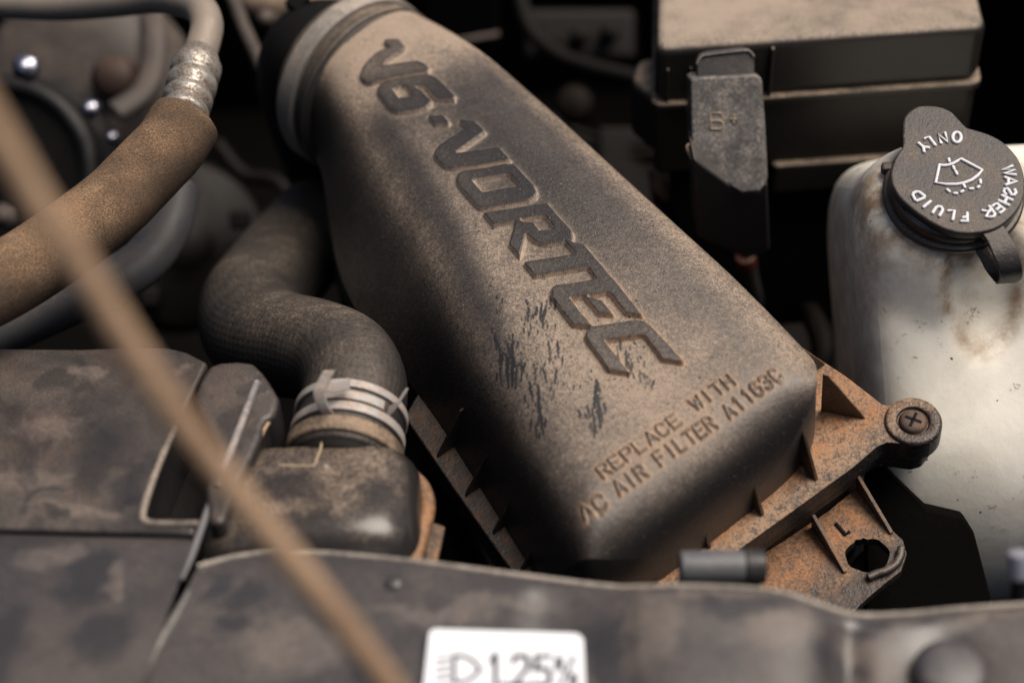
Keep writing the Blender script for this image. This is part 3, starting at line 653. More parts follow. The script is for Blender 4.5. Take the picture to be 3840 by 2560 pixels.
V, F = prism([loop], -capN*.42); cap = mesh('cap', V, F, m_cap, res, bevel=.10, seg=4, angle=50)
def ringcap(prof): return lathe(prof, capC, capN, 64)
V, F = ringcap([(2.2, -.35), (2.33, -.40), (2.33, -.75), (2.28, -.8), (2.0, -.82)]); mesh('skirt', V, F, m_capd, cap)
V, F = ringcap([(2.0, -.80), (2.42, -.86), (2.5, -.93), (2.5, -1.08), (2.42, -1.16), (2.0, -1.2)]); mesh('retaining_ring', V, F, m_capd, res)
V, F = box_v(cpx(55, 590, -1.0), capN*.18, unit(cpx(0, 600)-cpx(200, 600))*.22, unit(cpx(0, 500)-cpx(0, 700))*.2); mesh('ring_lug', V, F, m_capd, res, bevel=.1)
def strokes(name, lines, r, parent, h=.03, closed=False, m=None, n=1):
    V, F = [], []
    for ln in lines:
        path = [cpx(x, y, h) for x, y in ln]
        if closed: path = path+[path[0]]
        path = np.array(path) if n == 1 else catmull(path, n)
        if n == 1:                                                   # keep corners crisp by short sub-segments
            q = [path[0]]
            for p in path[1:]:
                for t in (.06, .5, .94): q.append(q_last+(p-q_last)*t) if False else None
                q.append(p)
            path = np.array(q)
        T, N, B = frames(path)
        tv, tf, _ = tube(path, r, 10, True, 1.0, .8)
        V, F = join((V, F), (tv, tf))
    return mesh(name, V, F, m or m_white, parent)
RR = .062
circ = lambda cx, cy, rx, ry, k=20: [(cx+rx*math.cos(2*math.pi*i/k), cy+ry*math.sin(2*math.pi*i/k)) for i in range(k+1)]
LETT = [[circ(602,347,33,40)], [[(480,392),(455,322),(530,383),(508,312)]], [[(432,408),(385,345),(350,357)]], [[(302,392),(337,422),(382,428)],[(337,422),(345,460)]],
 [[(255,800),(262,782),(285,774),(305,775),(350,808),(347,820),(290,845),(275,838),(255,800)]], [[(340,893),(395,848)]], [[(412,938),(435,900),(455,888),(478,892),(490,910),(484,930),(465,960)]],
 [[(535,922),(582,922),(569,992)]], [[(682,940),(686,1003),(637,1003)],[(684,970),(650,975)]],
 [[(803,920),(850,930),(829,968),(866,974),(893,965),(900,945),(855,888)],[(850,930),(872,912)]], [[(880,885),(915,865),(975,912),(940,938)],[(945,888),(914,912)]],
 [[(955,802),(1035,838)],[(930,842),(1010,878)],[(995,820),(972,860)]], [[(985,792),(968,775),(975,752),(998,748),(1015,770),(1030,798),(1052,797),(1066,778),(1055,757)]],
 [[(980,660),(1070,692),(985,718)],[(1003,668),(1006,710)]], [[(1035,570),(958,600),(1054,604),(968,630),(1062,640)]]]
for ln in LETT: strokes('raised_letter', ln, RR, cap)
wind = [(465,562),(500,568),(540,562),(580,548),(610,530),(635,515),(720,560),(800,603),(765,645),(720,680),(660,703),(600,714),(520,715),(435,702),(465,562)]
strokes('windscreen_symbol', [wind], .058, cap, m=m_white)
for a in [(538,515,543,535),(573,575,582,598),(592,612,603,635),(525,755,545,772),(580,785,603,786),(635,775,652,765),(655,720,665,738),(705,750,728,748),(765,740,778,730),(785,680,788,705)]:
    strokes('symbol_dash', [[(a[0],a[1]),(a[2],a[3])]], .058, cap)
# strap that ties the cap to the ring: a band that bends down and doubles back
def bandpath(L_, R2_, th, name, parent, m):
    Lp, Rp = catmull(L_, 8), catmull(R2_, 8); V = []; n = len(Lp); mid = (Lp+Rp)/2; T = np.gradient(mid, axis=0)
    for i in range(n):
        w = unit(Rp[i]-Lp[i]); nn = unit(np.cross(T[i], w)); V += [Lp[i]+nn*th/2, Rp[i]+nn*th/2, Rp[i]-nn*th/2, Lp[i]-nn*th/2]
    F = [(4*i+k, 4*i+(k+1) % 4, 4*i+4+(k+1) % 4, 4*i+4+k) for i in range(n-1) for k in range(4)] + [(0, 3, 2, 1), (4*n-4, 4*n-3, 4*n-2, 4*n-1)]
    return mesh(name, V, F, m, parent, bevel=.05, seg=2, angle=50)
bandpath([cpx(770,1075,-.2), cpx(830,1150,-.25), cpx(890,1280,-.45), cpx(935,1400,-.9), cpx(930,1470,-1.5), cpx(900,1480,-1.9)],
         [cpx(960,1035,-.2), cpx(1010,1110,-.25), cpx(1080,1240,-.45), cpx(1115,1370,-.9), cpx(1110,1440,-1.5), cpx(1060,1470,-1.9)], .16, 'strap', res, m_cap)
bandpath([cpx(720,1200,-1.0), cpx(780,1290,-1.15), cpx(830,1390,-1.4), cpx(900,1480,-1.75)], [cpx(830,1190,-1.0), cpx(900,1290,-1.15), cpx(960,1390,-1.4), cpx(1030,1465,-1.75)], .14, 'strap_return', res, m_capd)

# ================================================================== hoses
m_foam = dusty('brown_foam_sleeve', base=(.030, .023, .018), dust=(.26, .165, .10), amt=.38, patch=.35, up_lo=-.35, up_hi=.95, side=.30, grain=18, soft=1.0, bmp=.7, rough=.75, rust=.06, spec=.25)
m_alu = dusty('dull_aluminium', base=(.26, .23, .205), dust=(.30, .235, .18), amt=.4, side=.4, up_lo=-.5, rough=.42, bmp=.3, patch=1.1)
m_alu.node_tree.nodes['Principled BSDF'].inputs['Metallic'].default_value = .35
ac = thing('air_conditioning_line', 'brown foam covered air conditioning hose with crimped metal fitting and bent pipe', 'hose', od(200, 520, 62))
CA = lambda x, y, d: od(x*.5078, y*.5078, d)
tubeobj('foam_sleeve', [CA(835,560,60.5), CA(770,660,60), CA(695,740,59.5), CA(600,838,59), CA(510,925,58.3), CA(315,1075,57), CA(125,1205,56), CA(-60,1310,55), CA(-260,1400,54)], 1.34, m_foam, ac, n=6, seg=48, capr=.22)
cr = [CA(828,530,60.8), CA(905,245,63.2)]; dcr = (cr[1]-cr[0])
prof = []; Lc = np.linalg.norm(dcr)
for t, r in ((0,.84),(.02,.93),(.09,.94),(.11,.76),(.20,.76),(.22,.95),(.30,.95),(.32,.76),(.41,.76),(.43,.97),(.54,.97),(.56,.78),(.65,.78),(.67,.98),(.80,.98),(.84,.86),(.93,.80),(1.0,.66)): prof.append((r, t*Lc))
m_crimp = dusty('crimped_metal', base=(.52, .49, .45), dust=(.16, .12, .09), amt=.5, side=.5, up_lo=-.9, up_hi=.6, rough=.25, patch=1.6, marks=.7, mscale=1.5, bmp=.4)
m_crimp.node_tree.nodes['Principled BSDF'].inputs['Metallic'].default_value = .6
V, F = lathe(prof, cr[0], dcr, 40); mesh('crimp_collar', V, F, m_crimp, ac, angle=30)
tubeobj('bent_pipe', [CA(895,280,63), CA(925,180,63.8), CA(935,110,64.3), CA(905,40,65), CA(820,5,66), CA(700,-10,67), CA(500,10,68), CA(250,25,69), CA(-100,10,70)], .66, m_alu, ac, n=8, seg=28)

m_hose = dusty('woven_coolant_hose', base=(.015, .0135, .013), dust=(.23, .175, .13), amt=.21, patch=.22, up_lo=.15, up_hi=1.0, side=.03, grain=14, bmp=.45, rough=.5, weave=True)
hs = thing('coolant_hose', 'thick dusty black coolant hose in an S bend between air box and radiator', 'hose', od(820, 980, 56))
C5 = lambda x, y, d: od(429+.3906*x, 612+.3906*y, d)
hpts = [C5(918,1150,53.7), C5(945,1010,54.3), C5(972,860,55.0), C5(985,700,56.0), C5(915,560,57.4), C5(740,490,59.0), C5(560,455,60.6), C5(420,395,62.5), C5(385,250,65.5), C5(500,80,69), C5(660,-120,73), C5(860,-330,77)]
tubeobj('hose_wall', hpts, 1.84, m_hose, hs, n=8, seg=56, caps=True, capr=.12, radii=[1.84, 1.84, 1.84, 1.86, 1.95, 2.1, 2.2, 2.25, 2.25])
hp = catmull(hpts, 8); axh = unit(hp[16]-hp[2])
clamp = thing('spring_clamp', 'bare metal spring clamp with two bent ears on the coolant hose end', 'hose clamp', hp[10])
m_met = dusty('spotted_clamp_steel', base=(.38, .38, .38), dust=(.36, .30, .25), amt=.4, side=.4, up_lo=-.5, rough=.38, bmp=.25, patch=1.2, rust=.4)
m_met.node_tree.nodes['Principled BSDF'].inputs['Metallic'].default_value = .25
def hoop(center, ax_, r, w, th, a0=0, a1=2*math.pi, name='band', parent=None, m=None):
    prof = [(r, -w/2), (r+th, -w/2), (r+th, w/2), (r, w/2), (r, -w/2)]
    V, F = lathe(prof, center, ax_, 80, ref=_f, a0=a0, a1=a1); return mesh(name, V, F, m or m_met, parent, bevel=.02, smooth=True, angle=50)
hc1 = C5(944, 1015, 54.3); hc2 = C5(967, 885, 54.9)
hoop(hc1, axh, 1.87, .34, .10, parent=clamp); hoop(hc2, axh, 1.87, .30, .10, parent=clamp)
hoop((hc1+hc2)/2, axh, 1.87, .36, .07, a0=math.radians(62), a1=math.radians(128), name='tongue', parent=clamp)
def ear(pts, w, name='ear'):
    P = [C5(*p) for p in pts]; wv_ = np.asarray(w)
    bandpath([p-wv_ for p in P], [p+wv_ for p in P], .09, name, clamp, m_met)
ear([(850,885,52.9),(800,820,52.5),(778,740,52.3),(800,680,52.3),(838,610,52.3)], _r*.20)
ear([(800,700,52.3),(870,705,52.5),(960,688,52.8)], _u*.20, 'ear_tab')
ear([(1140,885,53.8),(1195,850,53.5),(1245,800,53.3),(1268,758,53.2)], (_r*.5+_u*.75)*.34)
V, F = lathe([(1.5, -1.0), (1.90, -1.0), (2.0, -.9), (2.0, -.45), (1.86, -.40)], hc1, axh, 64); mesh('hose_lip', V, F, dusty('hose_lip_rubber', base=(.03, .025, .022), dust=(.30, .21, .14), amt=.5, side=.25, up_lo=-.2), hs)

# ================================================================== radiator end tank
rt = thing('radiator_end_tank', 'glossy black plastic radiator end tank with a seam, under the clamped hose', 'radiator tank', od(780, 1250, 52))
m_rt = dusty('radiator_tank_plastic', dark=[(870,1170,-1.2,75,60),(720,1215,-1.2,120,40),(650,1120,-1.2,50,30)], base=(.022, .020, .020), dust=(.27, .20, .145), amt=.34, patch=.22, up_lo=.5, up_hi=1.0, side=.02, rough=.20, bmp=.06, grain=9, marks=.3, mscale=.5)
ZR = -1.2
rp = [o(x, y, ZR) for x, y in [(480,1010),(600,996),(700,996),(780,1000),(845,1012),(900,1045),(940,1095),(962,1150),(968,1215),(960,1290),(930,1380),(560,1400),(440,1400)]]
def dome(loop, zdrop, r, name, m, parent, rings=10, bottom=-9, fac=1.0):
    """solid with flat top and a quarter-round shoulder of radius r, from its outline seen at the shoulder's foot"""
    P = np.array(smooth_loop(loop, 6)); n = len(P); c = P.mean(0)
    nx = np.roll(P, -1, 0)-np.roll(P, 1, 0); nr = np.stack([-nx[:, 1], nx[:, 0], 0*nx[:, 0]], 1); nr /= np.linalg.norm(nr, axis=1)[:, None]
    if ((P-c)*nr).sum() > 0: nr = -nr
    V = []; 
    V += list(P+np.array([0, 0, bottom]))
    for k in range(rings+1):
        t = k/rings*math.pi/2; V += list(P+nr*r*(1-math.cos(t))*fac+np.array([0, 0, r*(math.sin(t)-1)]))
    m_ = len(V)//n; F = [(i*n+k, i*n+(k+1) % n, (i+1)*n+(k+1) % n, (i+1)*n+k) for i in range(m_-1) for k in range(n)]
    cidx = len(V); V.append(c)
    inn = np.array(V[(m_-1)*n:m_*n])
    V2 = list(V); F.append(tuple((m_-1)*n+k for k in range(n))); V2.pop()
    return mesh(name, V2, F, m, parent)
qa, qb, qc, qd = o(430, 1100, ZR), o(972, 1190, ZR), o(760, 976, ZR), o(760, 1262, ZR)
_, Wr, Fr = superbox(((qa[0]+qb[0])/2, (qc[1]+qd[1])/2, ZR-4.2), (qb[0]-qa[0])/2, (qc[1]-qd[1])/2, 4.25, np.eye(3), 44, 4.4)
mesh('tank_shell', Wr, Fr, m_rt, rt)
rim = [o(x, y, ZR-1.0) for x, y in [(955,1100),(975,1120),(990,1160),(992,1215),(985,1290),(975,1400),(900,1400),(905,1200)]]
tubeobj('crimped_rim', [o(x, y, ZR-1.6) for x, y in [(948,1096),(970,1120),(981,1152),(979,1185),(971,1210),(963,1240),(954,1270),(946,1310)]], .27, dusty('rim_dust', base=(.03, .022, .018), dust=(.30, .17, .09), amt=.5, side=.3, up_lo=-.2, rust=.4), rt, n=5, seg=16)
V, F = prism([[o(x, y, ZR-2.2) for x, y in [(985,1195),(1022,1208),(1003,1290),(975,1300)]]], (0, 0, -.25)); mesh('mounting_tab', V, F, m_rib, rt, bevel=.05)
for pts in ([(742,1003),(735,1035),(722,1070)], [(722,1070),(690,1070),(640,1068)]):
    tubeobj('seam', [o(x, y, ZR+.01) for x, y in pts], .045, dusty('seam_dust', base=(.2, .15, .1), dust=(.4, .3, .2), amt=.6), rt, n=3, seg=8)
V, F = lathe([(0, .12), (.12, .1), (.16, 0)], o(862, 1082, ZR-.2)*0+o(748, 1075+0, ZR), (0, 0, 1), 16); mesh('pip', V, F, m_alu, rt)
V, F = lathe([(1.4, -.9), (1.7, -.8), (1.7, .6)], hc1-axh*.6, axh, 48); mesh('outlet_neck', V, F, m_deep, rt)

# ================================================================== fan shroud on the left
sh = thing('fan_shroud', 'worn black plastic fan shroud panel with a square pocket at left', 'fan shroud', o(200, 1050, -12))
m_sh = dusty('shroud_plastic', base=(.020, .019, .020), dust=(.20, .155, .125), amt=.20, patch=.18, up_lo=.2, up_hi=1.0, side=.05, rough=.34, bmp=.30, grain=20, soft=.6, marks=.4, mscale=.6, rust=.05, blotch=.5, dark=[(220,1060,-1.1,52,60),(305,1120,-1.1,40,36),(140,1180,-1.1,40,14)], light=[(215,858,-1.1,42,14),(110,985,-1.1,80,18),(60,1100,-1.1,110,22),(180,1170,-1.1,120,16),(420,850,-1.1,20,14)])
ZS = -1.1
pan = [(-120,803),(0,797),(180,799),(300,795),(385,795),(430,806),(452,818),(478,830),(462,862),(440,910),(404,985),(372,1060),(345,1130),(330,1180),(332,1196),(350,1203),(452,1206),(446,1226),(0,1214),(-120,1212)]
V, F = prism([[o(x, y, ZS) for x, y in pan]], (0, 0, -3.0)); mesh('panel', V, F, m_sh, sh, bevel=.3, seg=5, angle=40)
arm = [(478,838),(505,829),(545,826),(582,830),(602,850),(618,872),(632,895),(641,912),(637,935),(628,955),(612,962),(604,975),(600,1000),(585,1035),(560,1085),(535,1140),(515,1200),(510,1260),(470,1290),(452,1215),(468,1150),(438,1110),(405,1010),(448,925)]
arm = [(478,838),(505,829),(545,826),(582,830),(602,850),(618,872),(632,895),(641,912),(637,935),(628,955),(612,962),(604,975),(600,1000),(585,1035),(560,1085),(535,1140),(515,1200),(480,1200),(470,1120),(500,1030),(455,940),(445,905),(462,865)]
V, F = prism([[o(x, y, ZS+.35) for x, y in arm]], (0, 0, -3.4)); mesh('corner_arm', V, F, m_sh, sh, bevel=.32, seg=5, angle=40)
V, F = prism([[o(x, y, ZS-2.2) for x, y in [(430,900),(520,930),(510,1200),(470,1230),(325,1215),(322,1150)]]], (0, 0, -.8)); mesh('pocket_floor', V, F, m_deep, sh, bevel=.1)
tubeobj('ridge', [o(x, y, ZS+.37) for x, y in [(590,878),(565,945),(540,1010),(515,1075),(498,1120)]], .13, dusty('ridge_highlight', base=(.10, .10, .11), dust=(.35, .30, .27), amt=.4, side=.4, up_lo=-.5, rough=.3), sh, n=4, seg=12)  # paler bead paints the highlight on the arm's ridge
m_lip = dusty('worn_lip', base=(.04, .037, .036), dust=(.30, .245, .20), amt=.42, side=.3, up_lo=-.2, rough=.4)
tubeobj('dusty_edge', [o(x, y, ZS+.1) for x, y in [(622,962),(606,985),(592,1018),(575,1055),(557,1092),(538,1130)]], .09, dusty('orange_edge_dust', base=(.10, .07, .05), dust=(.42, .28, .17), amt=.6, side=.5), sh, n=4, seg=8)
tubeobj('pocket_lip', [o(x, y, ZS-.02) for x, y in [(400,985),(372,1050),(345,1120),(328,1180),(340,1200),(400,1203),(455,1203)]], .13, m_lip, sh, n=4, seg=12)
tubeobj('wire_edge', [o(x, y, ZS+.1) for x, y in [(520,1075),(505,1115),(480,1165),(462,1215),(440,1275),(415,1330)]], .12, dusty('polished_edge', base=(.12, .12, .13), dust=(.3, .27, .25), amt=.2, rough=.25), sh, n=4, seg=12)
V, F = prism([[o(x, y, ZS-1.0) for x, y in [(452,1210),(520,1190),(520,1280),(505,1290),(490,1240),(470,1295)]]], (0, 0, -.2)); mesh('torn_flap', V, F, m_sh, sh, bevel=.04)

# ================================================================== front panel (radiator support cover)
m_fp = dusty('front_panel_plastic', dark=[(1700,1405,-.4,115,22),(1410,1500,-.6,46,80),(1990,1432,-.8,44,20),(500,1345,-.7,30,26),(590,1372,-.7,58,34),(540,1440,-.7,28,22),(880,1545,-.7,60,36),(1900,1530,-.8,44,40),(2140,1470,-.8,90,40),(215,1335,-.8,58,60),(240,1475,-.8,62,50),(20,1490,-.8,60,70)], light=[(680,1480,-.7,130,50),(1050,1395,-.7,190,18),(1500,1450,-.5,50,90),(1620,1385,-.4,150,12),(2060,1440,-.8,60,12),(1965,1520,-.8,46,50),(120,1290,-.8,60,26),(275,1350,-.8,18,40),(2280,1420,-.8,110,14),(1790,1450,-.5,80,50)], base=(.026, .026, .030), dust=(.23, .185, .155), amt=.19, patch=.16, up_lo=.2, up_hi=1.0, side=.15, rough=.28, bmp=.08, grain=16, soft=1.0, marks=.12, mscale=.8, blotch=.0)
def skirt_panel(name, edge, rows, m, parent=None, lip=3.0, **kw):
    """sheet from a back edge (pixel polyline at height z) forward; rows = [(dy_px, z)]"""
    E = catmull([np.array([x, y, z]) for x, y, z in edge], 10); V = []; n = len(E)
    V += [o(x, y, z)-np.array([0, 0, lip]) for x, y, z in E]
    V += [o(x, y, z)-np.array([0, 0, .35]) for x, y, z in E]; V += [o(x, y, z)-np.array([0, 0, .12]) + np.array([0, -.04, 0]) for x, y, z in E]
    for dy, dz in rows: V += [o(x, y+dy, z+dz) for x, y, z in E]
    m_ = len(V)//n
    return mesh(name, np.array(V), grid_faces(m_, n), m, parent, **kw)
fp = thing('radiator_support_cover', 'scuffed grey black cover panel across the front edge, carrying a white sticker', 'cover panel', o(1300, 1500, -5))
ZP = -.8
edge = [(455,1300,ZP),(560,1275,ZP),(700,1268,ZP),(930,1287,ZP),(1200,1322,ZP),(1400,1347,ZP+.05),(1480,1348,ZP+.35),(1560,1346,ZP+.5),(1700,1350,ZP+.5),(1800,1362,ZP+.45),(1880,1388,ZP+.2),(1960,1412,ZP-.2),(2080,1410,ZP-.3),(2200,1399,ZP-.2),(2420,1384,ZP)]
rows = [(5, .10), (14, .16), (40, .17), (90, .12), (150, .05), (230, 0), (330, -.1)]
E = catmull([np.array(p, float) for p in edge], 10); n = len(E); V = []
kx = E[:, 0]
for k, (dy, dz) in enumerate([(0, -3.5), (0, -.3), (1, -.1)]+rows):
    for x, y, z in E:
        xx = x
        if x < 900: xx = x-(y+dy-1300)*.50*(900-x)/445 if dy > 0 else x
        zz = z+dz
        if dy > 30: zz += -.45*math.exp(-((x-1945)/45)**2)*min(1, dy/90) - .5*math.exp(-((x-2170)/90)**2-((dy-130)/60)**2) - .18*sstep(x, 1180, 1250)*(1-sstep(x, 1300, 1400))
        V.append(o(xx, y+dy, zz))
mesh('cover_skin', np.array(V), grid_faces(len(V)//n, n), m_fp, fp)
E2 = [(-120,1224,-1.0),(0,1226,-1.0),(200,1232,-1.0),(400,1236,-1.0),(446,1240,-1.0)]
E2 = catmull([np.array(p, float) for p in E2], 8); V = []; n = len(E2)
for dy, dz in [(0,-3),(0,-.3),(1,-.1),(6,.10),(16,.22),(60,.4),(150,.5),(250,.5),(380,.5)]:
    for x, y, z in E2: V.append(o(x-max(0, dy)*.36*max(0, (x+120))/566, y+dy, z+dz))
lp_ = thing('left_cover_panel', 'blotched dark cover panel at the lower left beside the diagonal gap', 'cover panel', o(200, 1450, -8))
mesh('panel_skin', np.array(V), grid_faces(len(V)//n, n), m_fp, lp_)
V, F = lathe([(0, .05), (.35, .05), (.42, .2), (.62, .22), (.7, 0)], o(-8, 1395, -3.3), (0, -.2, 1), 32); mesh('grommet', V, F, dusty('brown_grommet', base=(.10, .06, .035), dust=(.3, .2, .13), amt=.4), lp_)
V, F = lathe([(0, .10), (.20, .10), (.3, .02), (.32, -.05)], o(905, 1337, ZP+.15), (0, 0, 1), 32); mesh('dimple', V, F, m_fp, fp)
m_fpe = dusty('gap_edge_highlight', base=(.05, .05, .055), dust=(.30, .27, .24), amt=.4, side=.3, up_lo=-.2, rough=.3)  # paler tone paints the highlight along the diagonal gap
tubeobj('edge_bead', [o(x, y, z+.02) for x, y, z in edge], .09, dusty('pale_edge_highlight', base=(.07, .065, .06), dust=(.38, .33, .28), amt=.5, patch=.5, side=.3, up_lo=-.2, rough=.4), fp, n=8, seg=12, caps=False)  # pale bead stands in for the highlight on the rear edge
tubeobj('gap_edge', [o(x, y, ZP+.02) for x, y in [(470,1312),(440,1355),(400,1420),(360,1490),(318,1568),(270,1660)]], .14, m_fpe, fp, n=4, seg=12)
# sticker
st_ = thing('headlamp_sticker', 'white sticker printed with headlamp symbol and 1.25% on the front cover', 'sticker', o(1150, 1520, ZP))
SN = np.array([0, 0, 1.0]); ZL = ZP+.36
def stp(x, y, dz=0): return o(x, y, ZL+dz)
sticker_loop = [(985,1452),(992,1444),(1003,1442),(1318,1452),(1332,1456),(1340,1466),(1347,1640),(965,1640)]
m_stk = NT('white_sticker').out((.80, .82, .86), .35)
V, F = prism([[stp(*p) for p in sticker_loop]], (0, 0, -.42)); sk = mesh('sticker_sheet', V, F, m_stk, st_, bevel=.02)
m_ink = NT('purple_grey_ink').out((.025, .02, .05), .5)
def ink(name, polys, w, parent=sk):
    V, F = [], []
    for pth in polys:
        for (x0, y0), (x1, y1) in zip(pth[:-1], pth[1:]):
            A, B = stp(x0, y0, .006), stp(x1, y1, .006); d = unit(B-A); s = np.cross((0, 0, 1), d)*w/2; A2 = A-d*w/2; B2 = B+d*w/2
            V, F = join((V, F), prism([[A2-s, B2-s, B2+s, A2+s]], (0, 0, -.01)))
    return mesh(name, V, F, m_ink, parent, smooth=False)
for k in range(4): ink('beam_bar', [[(1003, 1512+k*17), (1032, 1508+k*17)]], .08)
ink('lamp_outline', [[(1043,1505),(1043,1566),(1062,1566),(1085,1555),(1103,1536),(1085,1515),(1062,1505),(1043,1505)]], .12)
x0 = 1118
for ch, adv in (('1', 34), ('.', 26), ('2', 50), ('5', 48), ('%', 60)):
    ink('digit', [[(x0+x*44, 1571-y*68+(x0-1118)*.03) for x, y in st] for st in GLY[ch]], .15 if ch != '%' else .11); x0 += adv

# ================================================================== rod, bolts, bumper in front
m_rod = dusty('brown_painted_rod', base=(.22, .135, .082), dust=(.40, .27, .175), amt=.5, side=.5, up_lo=-.5, rough=.5, grain=6, patch=.3)
rod = thing('prop_rod', 'long brown bonnet prop rod crossing the lower left, out of focus', 'prop rod', od(900, 1600, 36))
rp_ = [(-160,60,29.0),(0,318,30.0),(80,455,30.6),(185,608,31.2),(300,795,32),(440,1000,33),(600,1200,34),(765,1400,35),(860,1525,35.6),(960,1660,36.4),(1080,1800,37.5)]
tubeobj('rod_bar', [od(p[0], p[1], p[2]*.90) for p in rp_], .28, m_rod, rod, n=6, seg=24)
m_bump = dusty('grey_rubber_stop', base=(.07, .075, .085), dust=(.22, .20, .19), amt=.25, side=.2, rough=.4)
bp = thing('rubber_stop', 'short dark grey cylindrical rubber stop lying on the cover panel edge', 'rubber stop', od(1660, 1345, 48.5))
pa, pb = od(1568, 1302, 48.6), od(1712, 1300, 48.6)
tubeobj('stop_barrel', [pa, pb], .50, m_bump, bp, n=4, seg=36, capr=.2)
tubeobj('stop_cap', [pb-(pa-pb)*.02, pb-(pa-pb)*.26], .54, dusty('dark_stop_end', base=(.012, .012, .014), dust=(.1, .09, .08), amt=.2, rough=.4), bp, n=3, seg=36, capr=.2)
V, F = box_v(od(1650, 1352, 49), _r*1.2, _f*.5, _u*.35); mesh('stop_foot', V, F, m_deep, bp, bevel=.1)
bo = thing('stud_bolt', 'upright worn steel stud at the right edge of the picture above the cover panel', 'bolt', od(2340, 1400, 46))
tubeobj('shank', [od(2340,1400,46.5), od(2340,1340,46.2), od(2340,1300,46)], .22, m_deep, bo, n=3, seg=20)
tubeobj('head', [od(2340,1322,46), od(2338,1272,45.8)], .30, dusty('worn_stud_head', base=(.20, .20, .25), dust=(.3, .3, .32), amt=.3, side=.4, rough=.3), bo, n=3, seg=20)
rb = thing('round_rubber_bumper', 'dark round rubber bumper in the dip of the cover panel at lower right', 'rubber bumper', o(2180, 1540, -1.5))
V, F = lathe([(0, .35), (.7, .33), (.95, .22), (1.05, 0), (1.05, -.8)], o(2185, 1545, ZP-.1), (0, -.1, 1), 40); mesh('bumper_top', V, F, dusty('bumper_rubber', base=(.035, .035, .042), dust=(.2, .17, .15), amt=.2, rough=.35), rb)

# ================================================================== things deep in the bay
m_gr = dusty('dull_grey_casting', base=(.030, .026, .024), dust=(.13, .098, .08), amt=.35, side=.2, up_lo=-.2, rough=.5, patch=.25)
m_chr = NT('bright_bolt_steel').out((.45, .45, .52), .32, metal=1.0)
en = thing('alternator', 'round dusty alternator casing with bright bolts at the upper left', 'alternator', od(80, 300, 84))
ea = unit((-.15, -.75, .62)); ec = od(60, 330, 80)
def disc(name, c, axv, prof, m, parent, seg=64): V, F = lathe(prof, c, axv, seg); return mesh(name, V, F, m, parent)
disc('pulley_rim', ec-_u*1.6-_r*1.0, ea, [(4.0, .2), (4.3, .5), (4.7, .5), (5.0, .1), (5.0, -.8), (4.6, -1), (4.6, -1.8), (5.2, -2), (5.2, -3)], dusty('black_pulley', base=(.007, .007, .008), dust=(.03, .025, .02), amt=.2, rough=.42, spec=.3), en)
disc('pulley_face', ec-_u*1.6-_r*1.0, ea, [(0, .2), (1.6, .3), (2.2, 0), (4.0, .1)], m_deep, en)
disc('casing', ec+_u*2.8+_r*1.2-ea*2.5, ea, [(0, .6), (3.2, .5), (4.8, .1), (5.6, -.9), (5.9, -3)], m_gr, en)
for x, y, r, d in ((52,155,.42,76), (202,250,.30,77), (254,315,.20,78), (4,497,.4,75)):
    disc('bolt', od(x, y, d), ea, [(0, r*.55), (r*.5, r*.52), (r*.62, r*.35), (r*.9, r*.3), (r, 0), (r*1.1, -.1), (r*1.6, -.15), (r*1.7, -.5)], m_chr if x > 5 else m_gr, en, 6)
brk = thing('casting_bracket', 'curved grey metal bracket hooking down beside the alternator', 'bracket', od(320, 240, 82))
tubeobj('bracket_arm', [od(350,30,82), od(356,90,81), od(352,160,80.5), od(325,215,80), od(270,255,79.5)], .62, m_gr, brk, n=6, seg=20, flat=.6)
disc('bracket_boss', od(262, 180, 81), ea, [(0, .6), (.7, .6), (.8, .4), (1.1, .35), (1.2, -.6)], dusty('brown_boss', spec=.2, base=(.04, .026, .022), dust=(.10, .065, .05), amt=.3), brk, 24)
p2 = thing('heater_pipe', 'dark grey smooth pipe running beneath the brown foam hose', 'pipe', od(330, 600, 66))
tubeobj('pipe_wall', [od(405,440,66), od(385,520,65), od(330,600,64), od(230,660,63), od(100,720,63), od(-60,790,63)], .95, dusty('grey_pipe', base=(.055, .055, .06), dust=(.15, .12, .1), amt=.3, side=.2), p2, n=6)
p3 = thing('thin_bundle_tube', 'thin dusty tube dropping beside the intake duct clamp', 'tube', od(600, 140, 76))
tubeobj('tube_wall', [od(530,-20,80), od(560,60,78), od(600,150,76), od(640,260,76), od(660,360,78)], .32, m_gr, p3, n=6)
p4 = thing('fuel_rail_pipe', 'brown dusty pipe behind the clamp at the top edge', 'pipe', od(620, 20, 84))
tubeobj('rail_wall', [od(560,-10,86), od(640,18,85), od(740,10,84), od(800,-20,84)], .9, dusty('brown_pipe', base=(.1, .07, .05), dust=(.36, .26, .18), amt=.5, side=.3, up_lo=-.3), p4, n=6)
V, F = lathe([(0, .5), (.35, .45), (.42, .2), (.5, 0), (.5, -1)], od(612, 45, 80), ea, 20); mesh('pipe_bolt', V, F, m_gr, p4)
p5 = thing('wire_loom', 'faint black wire loom curving through the dark behind the air box', 'wire loom', od(1400, 160, 90))
tubeobj('loom_wall', [od(1190,-20,92), od(1220,70,91), od(1290,130,90), od(1400,165,89), od(1520,190,88)], .45, m_deep, p5, n=6)
p6 = thing('round_sensor', 'small dim round sensor in the dark between air box and fuse box', 'sensor', od(1320, 240, 92))
disc('sensor_face', od(1320, 240, 90), ea, [(0, .5), (.8, .45), (1.1, .2), (1.2, -.5)], dusty('dim_sensor', spec=.1, base=(.008, .006, .005), dust=(.02, .015, .012), amt=.4), p6, 28)
p7 = thing('relay_block', 'dark relay block with a dusty lower edge behind the air box', 'relay', od(1080, 60, 88))
V, F = box_v(od(1060, 20, 88), _r*2.0, unit((0, 1, 0))*1.2, np.array([0, 0, 1.7])); mesh('relay_case', V, F, m_deep, p7, bevel=.15)
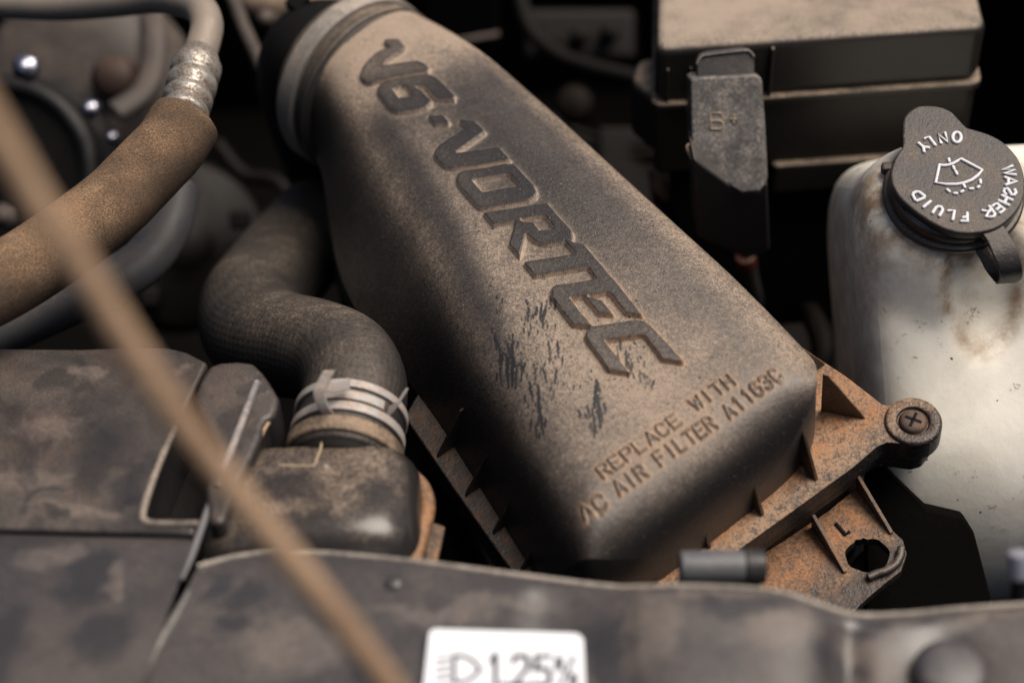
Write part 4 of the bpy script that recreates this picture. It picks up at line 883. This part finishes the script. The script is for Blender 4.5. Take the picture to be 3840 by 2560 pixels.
V, F = box_v(od(1075, 92, 87), _r*1.7+_u*.3, _f*.3, _u*.14); mesh('relay_edge', V, F, m_gr, p7, bevel=.05)
p8 = thing('rusty_bracket_bolt', 'rusty bolt on a dark bracket beneath the fuse box', 'bolt', od(1545, 420, 74))
disc('bolt_head', od(1546, 415, 73), unit((0, -.6, .8)), [(0, .5), (.4, .48), (.55, .3), (.6, .05), (.95, 0), (1.0, -.15)], dusty('rusty_bolt', base=(.06, .035, .028), dust=(.16, .09, .06), amt=.5, rust=.4), p8, 28)
V, F = prism([[od(x, y, 75) for x, y in [(1490,395),(1600,390),(1610,560),(1560,520),(1500,470)]]], (0, .3, -.2)); mesh('bracket_leaf', V, F, m_deep, p8, bevel=.05)
p9 = thing('horn', 'dark round horn disc low behind the front cover at right', 'horn', od(2045, 1340, 60))
disc('horn_disc', od(2042, 1335, 60), unit((.05, -.55, .83)), [(0, .35), (.6, .33), (.7, .2), (1.35, .15), (1.45, 0), (1.45, -.4)], dusty('horn_face', base=(.03, .026, .024), dust=(.12, .09, .07), amt=.35, grain=10), p9, 48)
p10 = thing('wiring_connector', 'black ridged electrical connector in the shadow at lower right', 'connector', od(2160, 1300, 62))
V, F = box_v(od(2150, 1300, 62), _r*.6, _f*.5, _u*.7); mesh('connector_shell', V, F, m_deep, p10, bevel=.1)
for k in range(3): V, F = box_v(od(2125+k*26, 1290, 61.3), _r*.07, _f*.25, _u*.45); mesh('connector_ridge', V, F, m_black, p10, bevel=.03)
tubeobj('connector_lock', [od(2110,1275,61.3), od(2150,1262,61), od(2190,1290,61.2), od(2198,1330,61.4)], .1, m_black, p10, n=5, seg=8)
p11 = thing('reservoir_bracket', 'flat black bracket standing in front of the lower part of the reservoir', 'bracket', od(2150, 1350, 58))
zq = [od(2020,1060,59.4), od(2060,1105,59.4), od(2130,1170,58.9), od(2215,1190,58.6), od(2240,1230,58.4), od(2290,1420,57), od(1990,1420,58.5), od(1990,1080,59.8)]
V, F = prism([zq], (0, .5, -.1)); mesh('bracket_sheet', V, F, m_bay, p11, bevel=.1)

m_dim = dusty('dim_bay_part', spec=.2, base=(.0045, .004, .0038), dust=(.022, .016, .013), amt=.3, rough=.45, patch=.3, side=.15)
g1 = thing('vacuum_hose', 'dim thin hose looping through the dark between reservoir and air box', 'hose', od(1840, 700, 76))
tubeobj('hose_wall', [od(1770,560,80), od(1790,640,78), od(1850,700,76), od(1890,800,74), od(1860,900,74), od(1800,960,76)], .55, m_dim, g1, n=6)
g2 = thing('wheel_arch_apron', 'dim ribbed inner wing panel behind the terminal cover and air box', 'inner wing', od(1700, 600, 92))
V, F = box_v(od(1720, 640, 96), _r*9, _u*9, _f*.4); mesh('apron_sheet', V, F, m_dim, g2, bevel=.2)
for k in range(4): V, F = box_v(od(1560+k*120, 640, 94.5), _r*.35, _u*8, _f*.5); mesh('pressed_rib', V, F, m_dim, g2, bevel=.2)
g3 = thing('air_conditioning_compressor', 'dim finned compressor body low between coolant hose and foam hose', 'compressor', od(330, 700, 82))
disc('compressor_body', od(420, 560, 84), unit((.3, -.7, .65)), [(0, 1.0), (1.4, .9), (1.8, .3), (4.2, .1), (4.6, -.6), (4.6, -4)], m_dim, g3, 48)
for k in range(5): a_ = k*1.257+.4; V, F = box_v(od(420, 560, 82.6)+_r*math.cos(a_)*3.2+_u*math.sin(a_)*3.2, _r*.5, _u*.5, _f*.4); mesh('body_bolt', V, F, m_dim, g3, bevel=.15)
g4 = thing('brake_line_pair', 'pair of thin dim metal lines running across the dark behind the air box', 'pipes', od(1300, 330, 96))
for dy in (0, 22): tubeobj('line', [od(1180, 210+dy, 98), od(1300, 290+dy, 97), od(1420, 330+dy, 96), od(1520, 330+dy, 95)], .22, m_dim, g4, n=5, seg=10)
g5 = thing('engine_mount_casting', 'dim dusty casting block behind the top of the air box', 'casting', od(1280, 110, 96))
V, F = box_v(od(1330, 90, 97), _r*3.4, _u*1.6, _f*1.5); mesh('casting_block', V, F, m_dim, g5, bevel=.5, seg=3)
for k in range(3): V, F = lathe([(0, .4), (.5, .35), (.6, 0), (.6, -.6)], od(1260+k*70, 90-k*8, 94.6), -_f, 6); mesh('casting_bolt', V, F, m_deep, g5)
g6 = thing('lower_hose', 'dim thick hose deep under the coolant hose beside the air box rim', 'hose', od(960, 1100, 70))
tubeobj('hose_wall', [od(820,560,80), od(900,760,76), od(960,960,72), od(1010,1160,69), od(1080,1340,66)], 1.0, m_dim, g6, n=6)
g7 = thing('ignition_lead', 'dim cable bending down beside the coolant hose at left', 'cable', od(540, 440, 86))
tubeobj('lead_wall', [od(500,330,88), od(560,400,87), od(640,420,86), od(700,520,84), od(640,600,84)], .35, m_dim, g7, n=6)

# ================================================================== engine bay (closed dark surroundings below)
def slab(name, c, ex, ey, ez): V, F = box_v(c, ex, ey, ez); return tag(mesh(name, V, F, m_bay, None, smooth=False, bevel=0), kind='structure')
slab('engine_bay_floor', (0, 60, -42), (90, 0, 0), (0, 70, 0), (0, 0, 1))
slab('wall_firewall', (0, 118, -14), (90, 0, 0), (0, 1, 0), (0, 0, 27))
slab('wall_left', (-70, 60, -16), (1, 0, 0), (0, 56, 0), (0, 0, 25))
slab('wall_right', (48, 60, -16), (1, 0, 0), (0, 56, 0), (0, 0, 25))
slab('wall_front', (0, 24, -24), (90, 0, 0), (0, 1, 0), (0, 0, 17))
